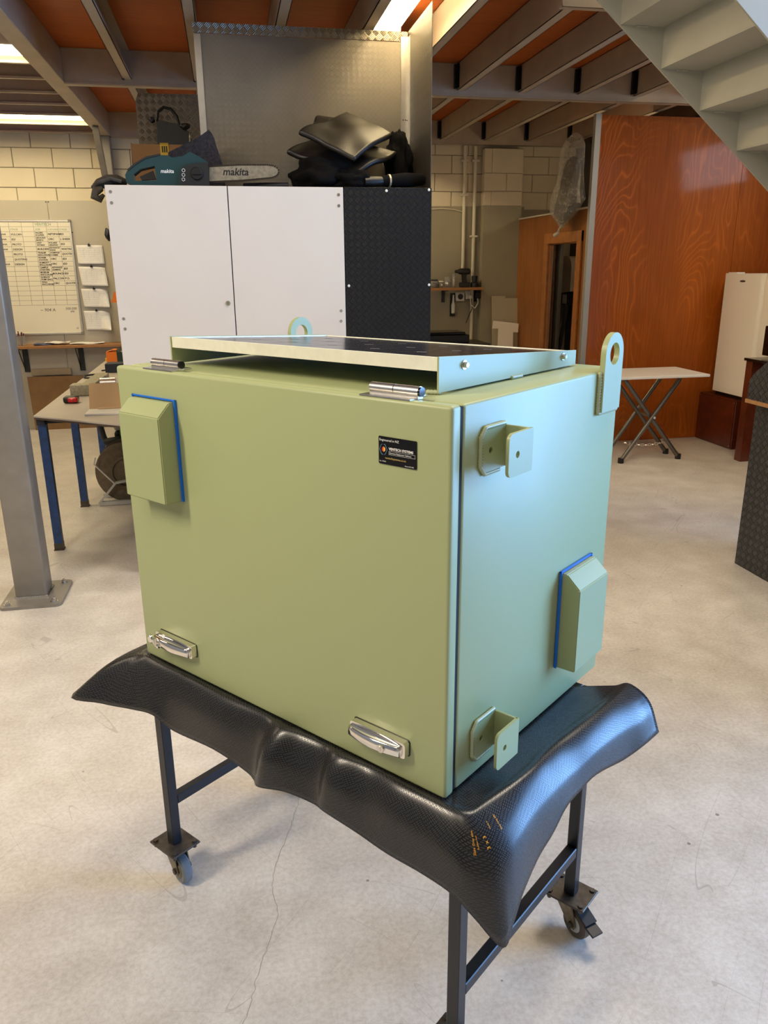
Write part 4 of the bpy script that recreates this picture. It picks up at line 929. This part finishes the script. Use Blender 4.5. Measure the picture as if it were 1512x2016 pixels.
# hung on the cupboard's left side
tag(quick('strap_buckle', BLACK, None, lambda b: [tube(b, [(-.57, 4.55, 2.05), (-.575, 4.55, 1.93), (-.578, 4.55, 1.88)], .008, 8), lumpy(b, (-.592, 4.55, 1.855), (.016, .02, .032), 3, .3, 3, None, 2)]), 'black strap with a buckle hung on the cupboard side', 'strap')
tag(quick('orange_tag', ORANGE, None, lambda b: plate(b, [(-.62, 1.51), (-.57, 1.51), (-.565, 1.575), (-.60, 1.565)], [], 'XZ', 4.60, 4.606)), 'small orange tag sticking out beside the cupboard', 'tag')
tag(quick('green_tag', mk('pale_green_card', (150, 190, 150), .6), None, lambda b: plate(b, [(-.585, 1.745), (-.565, 1.745), (-.565, 1.80), (-.59, 1.80)], [], 'XZ', 4.60, 4.606)), 'small pale green card sticking out beside the cupboard', 'card')

# ------------------------------------------------------------------ the green equipment cabinet
BO = (.34213, 1.19745, 1.46575); BR = R(-50.2829); BW, BD, BH = .952, .656, .7447
eq = thing('equipment_cabinet', BO, 'sage green steel equipment cabinet with a solar panel on top, on the trolley', 'cabinet', rotz=BR)
def part(name, mat, fn, smooth=False, parent=None): return quick(name, mat, parent or eq, fn, smooth, True)
part('body', GREEN, lambda b: box(b, -BW, -.001, .036, BD, -BH + .002, 0, .006, 3), True)
part('door_gap_shade', DARK, lambda b: box(b, -BW + .003, -.0035, .0285, .037, -BH + .005, -.003))  # dark filler, puts the shade of the gap between door and body into colour
part('door', GREEN, lambda b: box(b, -BW, 0, 0, .029, -BH, .001, .007, 4), True)
def hood(b, x0, x1, z0, z1, d):     # louvre hood standing out along -Y from the plane y=0
    prof = [(0, z0), (-d, z0), (-d, z1 - .030), (-.016, z1), (0, z1)]
    t = bmesh.new()
    A = [t.verts.new((x0, y, z)) for y, z in prof]; B = [t.verts.new((x1, y, z)) for y, z in prof]
    t.faces.new(A); t.faces.new(B[::-1])
    for i in range(len(prof)): j = (i + 1) % len(prof); t.faces.new((A[i], B[i], B[j], A[j]))
    bmesh.ops.recalc_face_normals(t, faces=t.faces)
    es = [e for e in t.edges if not (abs(e.verts[0].co.y) < 1e-5 and abs(e.verts[1].co.y) < 1e-5)]
    bmesh.ops.bevel(t, geom=es, offset=.0022, segments=2, affect='EDGES'); return t
def vent_front(b): merge(b, hood(b, -.8847, -.7337, -.2895, -.064, .048))
def ontoside(t):                    # turn a -Y part to stand on the +X side
    bmesh.ops.transform(t, matrix=Matrix(((0, -1, 0, 0), (1, 0, 0, 0), (0, 0, 1, 0), (0, 0, 0, 1))), verts=t.verts); return t
v1 = part('vent_hood', GREEN, vent_front, True)
part('film_strip', BLUEGASKET, lambda b: [box(b, -.890, -.7285, -.005, -.0004, -.062, -.0585), box(b, -.7322, -.728, -.006, -.0004, -.2895, -.0585), box(b, -.890, -.8862, -.005, -.0004, -.2895, -.0585)], False, v1)
v2 = part('vent_hood', GREEN, lambda b: merge(b, ontoside(hood(b, .4245, .5665, -.644, -.419, .048))), True)
part('film_strip', BLUEGASKET, lambda b: [box(b, .0004, .005, .4190, .572, -.4175, -.414), box(b, .0004, .006, .4190, .4230, -.644, -.414), box(b, .0004, .005, .568, .572, -.644, -.414)], False, v2)
# lever handles
def handle(x0, x1, z, lock_at, flip):
    base = part('latch', CHROME, lambda b: plate(b, rrect(x0, x1, z - .0165, z + .0165, .006), [], 'XZ', -.016, -.0005), True)
    part('gasket', BLACK, lambda b: plate(b, rrect(x0 - .0015, x1 + .0015, z - .0185, z + .0175, .006), [], 'XZ', -.0012, -.0002), False, base)
    def lever(b):
        n = 14; rings = []
        for i in range(n + 1):
            f = i / n; x = x0 + .002 + (x1 - x0 - .012) * f
            w = .0125 - .003 * abs(f - .5); y = -.020 - .012 * math.sin(math.pi * (.12 + .80 * f))
            ring = [(x, -.012, z - w - .004), (x, y + .003, z - w - .004), (x, y, z - w), (x, y, z + w - .006), (x, y + .004, z + w - .003), (x, -.012, z + w - .003)]
            rings.append([b.verts.new(p) for p in ring])
        for A, B in zip(rings, rings[1:]):
            for k in range(6): b.faces.new((A[k], A[(k + 1) % 6], B[(k + 1) % 6], B[k]))
        b.faces.new(rings[0]); b.faces.new(rings[-1])
    part('lever', CHROME, lever, 'all', base)
    lx = x0 + (x1 - x0) * lock_at
    part('lock', STEEL, lambda b: [cyl(b, (lx, -.0275, z - .003), (0, -1, 0), .0085, .006, 18), box(b, lx - .001, lx + .001, -.0345, -.0334, z - .008, z + .002)], True, base)
    if flip: part('lock_cap', CHROME, lambda b: [cyl(b, (x0 + .004, -.026, z + .002), (0, -1, 0), .011, .012, 18, .003), box(b, x0 + .016, x0 + .030, -.034, -.016, z - .018, z - .008, .003)], True, base)
handle(-.876, -.732, -.6685, .12, True)
handle(-.2225, -.0835, -.6665, .66, False)
# hinges on the top edge
def hinge(x0, x1):
    h = part('hinge', STEEL, lambda b: [box(b, x0 - .018, x1 - .02, .038, .068, .0008, .0030), box(b, x0 - .012, x1 - .006, .0035, .0275, .0012, .0034), box(b, x0, x1, .018, .032, .002, .008)])
    part('barrel', STEEL, lambda b: [cyl(b, (x0, .025, .0145), (1, 0, 0), .0090, (x1 - x0) * .5 - .0008, 18), cyl(b, (x0 + (x1 - x0) * .5 + .0008, .025, .0145), (1, 0, 0), .0090, (x1 - x0) * .5 - .0008, 18)], True, h)
    part('pin_cap', BLACKGLOSS, lambda b: cyl(b, (x1, .025, .0145), (1, 0, 0), .0082, .004, 16), True, h)
hinge(-.835, -.735); hinge(-.188, -.082)
# name plate
npl = part('name_plate', BLACKGLOSS, lambda b: plate(b, rrect(-.1525, -.0695, -.1135, -.0645, .002), [], 'XZ', -.0016, -.0002))
def T(x, z): return MX(x, -.00175, z)
part('lettering', PRINTWHITE, lambda b: [text_bm(b, 'Engineered in NZ', .0060, T(-.1505, -.0725), .0001), text_bm(b, 'VENTECH SYSTEMS', .0062, T(-.1295, -.0870), .0001, bold=.00018), text_bm(b, 'Extreme Equipment Cabinets', .0040, T(-.1280, -.0935), .0001),
     box(b, -.1295, -.0725, -.0018, -.0016, -.0892, -.0889), box(b, -.1295, -.0725, -.0018, -.0016, -.0953, -.0950), box(b, -.1295, -.1292, -.0018, -.0016, -.0953, -.0889), box(b, -.0728, -.0725, -.0018, -.0016, -.0953, -.0889),
     text_bm(b, 'Ser: 170303', .0030, T(-.1505, -.1095), .0001), text_bm(b, 'Made in NZ 2023', .0027, T(-.0945, -.1115), .0001)], False, npl)
part('web_address', PRINTGOLD, lambda b: text_bm(b, 'ventechsystems.co.nz', .0053, T(-.1380, -.1035), .0001), False, npl)
def hexa(b):
    c = (-.1413, -.0872)
    for a0, a1 in ((100, 260), (-80, 80)):
        pts = [(c[0] + .0085 * math.cos(R(a)), c[1] + .0095 * math.sin(R(a))) for a in ([100, 120, 180, 240, 260] if a0 == 100 else [-80, -60, 0, 60, 80])]
        for (xa, za), (xb, zb) in zip(pts, pts[1:]): beam(b, (xa, -.0018, za), (xb, -.0018, zb), .0004, .0020, up=(0, 1, 0))
part('emblem_ring', LOGOBLUE, hexa, False, npl)
part('emblem_core', LOGORED, lambda b: plate(b, [(-.1413, -.0825), (-.1450, -.0848), (-.1450, -.0895), (-.1413, -.0919)], [], 'XZ', -.0018, -.0016), False, npl)
part('emblem_core', LOGOYEL, lambda b: plate(b, [(-.1413, -.0825), (-.1376, -.0848), (-.1376, -.0895), (-.1413, -.0919)], [], 'XZ', -.0018, -.0016), False, npl)
# solar panel on two sloping side brackets
PX0, PX1, PY0, PY1 = -.850, -.094, .090, .612
def pz(y): return .0650 + (.0335 - .0650) * (y - PY0) / (PY1 - PY0)
def slab(b, x0, x1, y0, y1, dz0, dz1):
    vs = [b.verts.new((x, y, pz(y) + d)) for d in (dz0, dz1) for y in (y0, y1) for x in (x0, x1)]
    for f in ((0, 2, 3, 1), (4, 5, 7, 6), (0, 1, 5, 4), (2, 6, 7, 3), (0, 4, 6, 2), (1, 3, 7, 5)): b.faces.new([vs[i] for i in f])
sp = part('solar_panel', ALUF, lambda b: [slab(b, PX0, PX1, PY0, PY0 + .010, -.024, 0), slab(b, PX0, PX1, PY1 - .010, PY1, -.024, 0), slab(b, PX0, PX0 + .010, PY0 + .010, PY1 - .010, -.024, 0), slab(b, PX1 - .010, PX1, PY0 + .010, PY1 - .010, -.024, 0)])
part('backsheet', PANELBACK, lambda b: slab(b, PX0 + .010, PX1 - .010, PY0 + .010, PY1 - .010, -.006, -.0022), False, sp)
cw, chh = (PX1 - PX0 - .036) / 6, (PY1 - PY0 - .034) / 4
for i in range(6):
    for j in range(4):
        xa = PX0 + .018 + cw * i + .0012; xb = PX0 + .018 + cw * (i + 1) - .0012; ya = PY0 + .017 + chh * j + .0012; yb = PY0 + .017 + chh * (j + 1) - .0012; k = .012
        def cellf(b):
            vs = [b.verts.new((x, y, pz(y) - .0020)) for x, y in ((xa + k, ya), (xb - k, ya), (xb, ya + k), (xb, yb - k), (xb - k, yb), (xa + k, yb), (xa, yb - k), (xa, ya + k))]
            b.faces.new(vs)
            ws = [b.verts.new((v.co.x, v.co.y, v.co.z + .0005)) for v in vs]; b.faces.new(ws)
            for q in range(8): b.faces.new((vs[q], vs[(q + 1) % 8], ws[(q + 1) % 8], ws[q]))
        part('solar_cell', CELL, cellf, False, sp)
def side_bracket(x0, x1):
    return part('panel_bracket', GREEN, lambda b: plate(b, [(PY0 - .002, .004), (PY1 + .004, .0035), (PY1 + .004, pz(PY1) + .0015), (PY0 - .002, pz(PY0) + .0015)], [], 'YZ', x0, x1))
br = side_bracket(PX1 + .0008, PX1 + .0048); side_bracket(PX0 - .0048, PX0 - .0008)
for y, z in ((.166, .0455), (.553, .026)):
    part('bolt', STEEL, lambda b: [cyl(b, (PX1 + .0048, y, z), (1, 0, 0), .0085, .0018, 16), cyl(b, (PX1 + .0066, y, z), (1, 0, 0), .0055, .0065, 14, .001)], True, br)
part('weld_bead', WELD, lambda b: weld(b, [(PX1 + .004, .335, .004), (PX1 + .004, .375, .004)], .0045), 'all', br)
part('weld_bead', WELD, lambda b: weld(b, [(PX1 + .004, .094, .004), (PX1 - .02, .086, .004)], .0045), 'all', br)
# lifting lugs
def lug(x0, yc, flip):
    z0, zc, r = -.086, .035, .0445
    outl = [(yc - r, z0), (yc + r, z0)] + [(yc + r * math.cos(a), zc + r * math.sin(a)) for a in (k * math.pi / 20 for k in range(21))]
    l = part('lifting_lug', GREEN, lambda b: plate(b, outl, [circle(yc, zc, .0235, 24)], 'YZ', x0, x0 + .012), True)
    xs = x0 + (-.0015 if not flip else .0135)
    part('weld_bead', WELD, lambda b: weld(b, [(.003 if not flip else -BW - .003, yc - r - .002, 0), (.003 if not flip else -BW - .003, yc - r - .002, z0 - .002), (.003 if not flip else -BW - .003, yc + r, z0 - .003)], .0052), 'all', l)
lug(0.0, .5925, False); lug(-BW - .012, .615, True)
# U-shaped mounting brackets on the side
def ubracket(z0, z1):
    ya, yb = .0865, .1660
    u = part('mounting_bracket', GREEN, lambda b: [plate(b, rrect(ya, yb, z0, z1, .014, 4, (1, 0, 0, 1)), [circle(.112, (z0 + z1) / 2, .0062, 14)], 'YZ', .0002, .0062),
        box(b, .0002, .0575, yb - .0062, yb, z0, z1, .002, 2),
        plate(b, rrect(ya - .001, yb, z0 - .001, z1, .012, 4, (1, 0, 0, 1)), [circle(.1145, (z0 + z1) / 2 - .001, .0062, 14)], 'YZ', .0515, .0577)], True)
    part('weld_bead', WELD, lambda b: weld(b, [(.003, yb - .004, z1 + .003), (.003, ya + .011, z1 + .003), (.003, ya - .003, z1 - .012), (.003, ya - .003, z0 + .012), (.003, ya + .011, z0 - .003), (.003, yb - .02, z0 - .003)], .0042, .005), 'all', u)
ubracket(-.1265, -.0515); ubracket(-.7035, -.6255)

# ------------------------------------------------------------------ trolley stand under it
tr = thing('trolley_stand', (BO[0], BO[1], 0), 'dark blue tube trolley stand on casters under the green cabinet', 'trolley', rotz=BR)
LX, LY = (-.945, .023), (.020, .557); ZT = BO[2] - BH - .0065     # top of the frame
def tp(name, mat, fn, smooth=False, parent=None): return quick(name, mat, parent or tr, fn, smooth, True)
q = .0145
for x in LX:
    for y in LY:
        tp('leg', DARKBLUE, lambda b: box(b, x - q, x + q, y - q, y + q, .116, ZT - .03, .002, 1))
for x in LX: tp('side_strut', DARKBLUE, lambda b: box(b, x - .0135, x + .0135, LY[0] + q, LY[1] - q, .240, .268, .002, 1))
for x in LX: tp('top_rail', DARKBLUE, lambda b: box(b, x - q, x + q, LY[0] - q, LY[1] + q, ZT - .03, ZT, .002, 1))
for y in LY: tp('top_rail', DARKBLUE, lambda b: box(b, LX[0] + q, LX[1] - q, y - q, y + q, ZT - .03, ZT, .002, 1))
def caster(x, y, wdir, tyre, brake):
    c = tp('caster', CASTSTEEL, lambda b: box(b, x - .056, x + .056, y - .046, y + .046, .110, .116, .001, 1))
    for dx, dy in ((-.044, -.034), (.044, -.034), (.044, .034), (-.044, .034)):
        tp('bolt', CASTSTEEL, lambda b: [cyl(b, (x + dx, y + dy, .116), (0, 0, 1), .0075, .005, 6), cyl(b, (x + dx, y + dy, .098), (0, 0, 1), .006, .012, 6)], False, c)
    wd_ = Vector((math.cos(wdir - BR), math.sin(wdir - BR), 0)); sd = Vector((-wd_.y, wd_.x, 0)); p = Vector((x, y, 0)); w = p + wd_ * .030; rw = .0425
    tp('swivel', CASTZINC, lambda b: cyl(b, (x, y, .094), (0, 0, 1), .030, .0155, 20), True, c)
    def fork(b):
        for s in (-1, 1):
            pts = [p - wd_ * .026 + Vector((0, 0, .094)), p + wd_ * .030 + Vector((0, 0, .094)), w + wd_ * .016 + Vector((0, 0, .046)), w + wd_ * .010 + Vector((0, 0, .033)), w - wd_ * .010 + Vector((0, 0, .033)), p - wd_ * .024 + Vector((0, 0, .075))]
            A = [b.verts.new(v + sd * s * .0185) for v in pts]; B = [b.verts.new(v + sd * s * .0210) for v in pts]
            b.faces.new(A); b.faces.new(B[::-1])
            for i in range(6): b.faces.new((A[i], B[i], B[(i + 1) % 6], A[(i + 1) % 6]))
        obox(b, p + wd_ * .002 + Vector((0, 0, .0925)), wd_, sd, (0, 0, 1), .028, .021, .0015)
    tp('fork', CASTZINC, fork, False, c)
    wc = w + Vector((0, 0, rw + .0005))
    tp('wheel', tyre, lambda b: lathe(b, [(.026, -.013), (rw - .006, -.0145), (rw - .001, -.010), (rw, 0), (rw - .001, .010), (rw - .006, .0145), (.026, .013)], wc, sd, 32), True, c)
    tp('hub', GREYPLA if brake else CASTZINC, lambda b: cyl(b, wc - sd * .0165, sd, .024, .033, 24, .003), True, c)
    tp('axle', CASTSTEEL, lambda b: cyl(b, wc - sd * .026, sd, .009, .052, 6), False, c)
    if brake:
        tp('brake_pedal', BLACK, lambda b: [obox(b, p + wd_ * .052 + Vector((0, 0, .088)), wd_ + Vector((0, 0, -.45)), sd, Vector((0, 0, 1)) + wd_ * .45, .030, .019, .0025, .001), obox(b, p + wd_ * .088 + Vector((0, 0, .066)), wd_ + Vector((0, 0, -.25)), sd, Vector((0, 0, 1)) + wd_ * .25, .017, .017, .003, .001)], False, c)
caster(LX[0], LY[0], R(-60), WHEELGREY, False)
caster(LX[1], LY[1], R(-72), WHEELBROWN, True)
caster(LX[1], LY[0], R(-80), WHEELBROWN, False)
caster(LX[0], LY[1], R(-70), WHEELGREY, False)

# ------------------------------------------------------------------ rubber mat draped over the trolley
Zt = -BH - .0015      # mat top surface in cabinet coordinates
def rib(inn, crest, mid, edge): return [Vector(p) for p in ((inn[0], inn[1], Zt), crest, mid, edge)]
ribs = [
 rib((-.75, .40), (-.965, .62, Zt), (-1.04, .63, Zt - .04), (-1.09, .64, Zt - .11)),
 rib((-.75, .35), (-.968, .40, Zt), (-1.045, .40, Zt - .035), (-1.10, .40, Zt - .105)),
 rib((-.75, .30), (-.970, .15, Zt), (-1.055, .13, Zt - .03), (-1.12, .12, Zt - .10)),
 rib((-.75, .25), (-.975, .02, Zt + .002), (-1.062, -.045, Zt - .045), (-1.150, -.115, Zt - .139)),
 rib((-.72, .25), (-.952, -.012, Zt), (-1.000, -.060, Zt - .055), (-1.031, -.100, Zt - .132)),
 rib((-.70, .25), (-.915, -.016, Zt), (-.920, -.052, Zt - .050), (-.920, -.080, Zt - .117)),
 rib((-.68, .25), (-.845, -.018, Zt), (-.848, -.046, Zt - .045), (-.845, -.070, Zt - .109)),
 rib((-.66, .25), (-.775, -.017, Zt), (-.778, -.042, Zt - .050), (-.778, -.058, Zt - .134)),
 rib((-.60, .25), (-.630, -.018, Zt), (-.628, -.043, Zt - .048), (-.626, -.055, Zt - .124)),
 rib((-.50, .25), (-.520, -.012, Zt - .002), (-.520, -.034, Zt - .055), (-.520, -.050, Zt - .139)),
 rib((-.45, .25), (-.462, -.016, Zt - .001), (-.475, -.040, Zt - .052), (-.485, -.057, Zt - .142)),
 rib((-.42, .25), (-.415, -.030, Zt + .003), (-.428, -.070, Zt - .050), (-.440, -.082, Zt - .126)),
 rib((-.38, .25), (-.365, -.016, Zt), (-.368, -.046, Zt - .048), (-.372, -.066, Zt - .116)),
 rib((-.30, .25), (-.300, -.010, Zt - .002), (-.300, -.036, Zt - .050), (-.300, -.054, Zt - .118)),
 rib((-.25, .25), (-.250, -.024, Zt + .002), (-.255, -.054, Zt - .046), (-.258, -.062, Zt - .114)),
 rib((-.20, .25), (-.175, -.012, Zt - .001), (-.175, -.040, Zt - .050), (-.174, -.058, Zt - .124)),
 rib((-.16, .25), (-.098, -.020, Zt + .001), (-.098, -.048, Zt - .050), (-.096, -.060, Zt - .130)),
 rib((-.12, .25), (-.020, -.018, Zt), (-.015, -.048, Zt - .052), (-.009, -.060, Zt - .130)),
 rib((-.12, .25), (.036, -.018, Zt - .002), (.050, -.052, Zt - .060), (.060, -.061, Zt - .136)),
 rib((-.12, .25), (.056, -.010, Zt - .004), (.084, -.046, Zt - .066), (.103, -.056, Zt - .164)),
 rib((-.12, .25), (.066, .002, Zt - .006), (.120, -.020, Zt - .072), (.155, -.033, Zt - .221)),
 rib((-.12, .26), (.070, .030, Zt - .003), (.128, .014, Zt - .060), (.156, .002, Zt - .192)),
 rib((-.12, .28), (.076, .075, Zt), (.128, .060, Zt - .050), (.150, .044, Zt - .159)),
 rib((-.12, .30), (.084, .130, Zt + .004), (.126, .125, Zt - .044), (.140, .1185, Zt - .135)),
 rib((-.12, .31), (.088, .185, Zt + .006), (.126, .182, Zt - .038), (.140, .178, Zt - .114)),
 rib((-.12, .33), (.086, .240, Zt + .006), (.124, .236, Zt - .030), (.140, .2295, Zt - .086)),
 rib((-.12, .35), (.088, .300, Zt + .006), (.126, .294, Zt - .030), (.140, .286, Zt - .083)),
 rib((-.12, .38), (.096, .380, Zt + .009), (.134, .370, Zt - .024), (.145, .360, Zt - .079)),
 rib((-.12, .40), (.104, .480, Zt + .010), (.146, .478, Zt - .026), (.160, .4755, Zt - .098)),
 rib((-.12, .42), (.106, .570, Zt + .008), (.156, .560, Zt - .022), (.178, .550, Zt - .090)),
 rib((-.12, .44), (.100, .628, Zt + .004), (.152, .622, Zt - .020), (.186, .611, Zt - .086)),
]
def cr(p0, p1, p2, p3, t):
    return .5 * ((2 * p1) + (p2 - p0) * t + (2 * p0 - 5 * p1 + 4 * p2 - p3) * t * t + (3 * p1 - p0 - 3 * p2 + p3) * t ** 3)
def spl(P, n):
    out = []
    for i in range(len(P) - 1):
        p0 = P[i - 1] if i else P[0] * 2 - P[1]; p3 = P[i + 2] if i + 2 < len(P) else P[-1] * 2 - P[-2]
        for k in range(n): out.append(cr(p0, P[i], P[i + 1], p3, k / n))
    out.append(P[-1]); return out
NU, NV = 5, 7
fine = []                                   # subdivide between ribs (lengthwise), then along each rib
cols = [spl([r[c] for r in ribs], NU) for c in range(4)]
for i in range(len(cols[0])):
    inn, cst, md, ed = (cols[c][i] for c in range(4))
    d = (cst - inn); flat = [inn + d * (k / 5) for k in range(5)]
    pre = cst - d.normalized() * .035; pre.z = Zt
    row = [inn + (pre - inn) * (k / 4) for k in range(4)] + spl([pre, cst, md, ed], NV)
    fine.append(row)
for row in fine:
    for p in row:                            # keep the sheet above frame and below cabinet where it lies flat
        if p.z > Zt and p.x < .01 and p.y > -.002: p.z = Zt
arc = []
for row in fine:
    s = 0; a = [0]
    for p, qn in zip(row, row[1:]): s += (qn - p).length; a.append(s)
    arc.append(a)
bm = bm_new(); uvl = bm.loops.layers.uv.new('UVMap'); G_ = [[bm.verts.new(p) for p in row] for row in fine]; UV = {}
# cloth coordinates: near the edge follow edge length and distance from the edge
elen = [0]
for a, b in zip(fine, fine[1:]): elen.append(elen[-1] + (b[8] - a[8]).length)
for i, row in enumerate(G_):
    for j, v in enumerate(row): UV[v] = (elen[i], arc[i][j])
for i in range(len(G_) - 1):
    for j in range(len(G_[0]) - 1):
        f = bm.faces.new((G_[i][j], G_[i][j + 1], G_[i + 1][j + 1], G_[i + 1][j])); f.smooth = True
        for l in f.loops: l[uvl].uv = UV[l.vert]
mt = thing('rubber_mat', (BO[0], BO[1], BO[2] - BH), 'black studded rubber mat draped over the trolley under the cabinet', 'mat', rotz=BR)
shift = Matrix.Translation((0, 0, BH)); bmesh.ops.transform(bm, matrix=shift, verts=bm.verts)
me = bpy.data.meshes.new('sheet'); bmesh.ops.recalc_face_normals(bm, faces=bm.faces); bm.to_mesh(me); bm.free(); me.materials.append(MATRUB)
so = bpy.data.objects.new('sheet', me); COL.objects.link(so); so.parent = mt; MW[so.name] = MW[mt.name].copy()
md = so.modifiers.new('thickness', 'SOLIDIFY'); md.thickness = .0035; md.offset = 1 if me.polygons[len(me.polygons) // 2].normal.z < 0 else -1
# gold print near the front corner: lettering bent onto the sheet
def on_sheet(i, j):
    i = max(0, min(len(fine) - 1.001, i)); j = max(0, min(len(fine[0]) - 1.001, j)); a, b = int(i), int(j); u, v = i - a, j - b
    return fine[a][b] * (1 - u) * (1 - v) + fine[a + 1][b] * u * (1 - v) + fine[a][b + 1] * (1 - u) * v + fine[a + 1][b + 1] * u * v
def sheet_n(i, j):
    n = (on_sheet(i + .5, j) - on_sheet(i - .5, j)).cross(on_sheet(i, j + .5) - on_sheet(i, j - .5)).normalized()
    return n if n.dot(Vector((.5, -.6, .6))) > 0 else -n
def print_on(s, size, i0, j0, di, dj):
    """text starting at cloth index (i0, j0); baseline runs along -j (up the drape), letters' tops towards +i"""
    b = bm_new(); text_bm(b, s, size, Matrix.Identity(4), .0)
    for v in b.verts:
        i = i0 - v.co.y * di; j = j0 - v.co.x * dj
        v.co = on_sheet(i, j) + sheet_n(i, j) * .0009 + Vector((0, 0, BH))
    return b
for s, size, i0, j0, di, dj in (('Slate Grey 6SN', .0058, 19.4 * NU, 16.6, 150, 95), ('Rubber mat', .0042, 19.6 * NU, 15.8, 150, 95), ('3 x 3', .0095, 20.2 * NU, 16.0, 150, 95), ('Made in', .0042, 20.75 * NU, 14.0, 150, 95), ('Slate Grey 6SN', .0042, 21.3 * NU, 15.2, 150, 95)):
    b = print_on(s, size, i0, j0, di, dj); me = bpy.data.meshes.new('lettering'); b.to_mesh(me); b.free(); me.materials.append(PRINTORANGE)
    o = bpy.data.objects.new('lettering', me); COL.objects.link(o); o.parent = mt
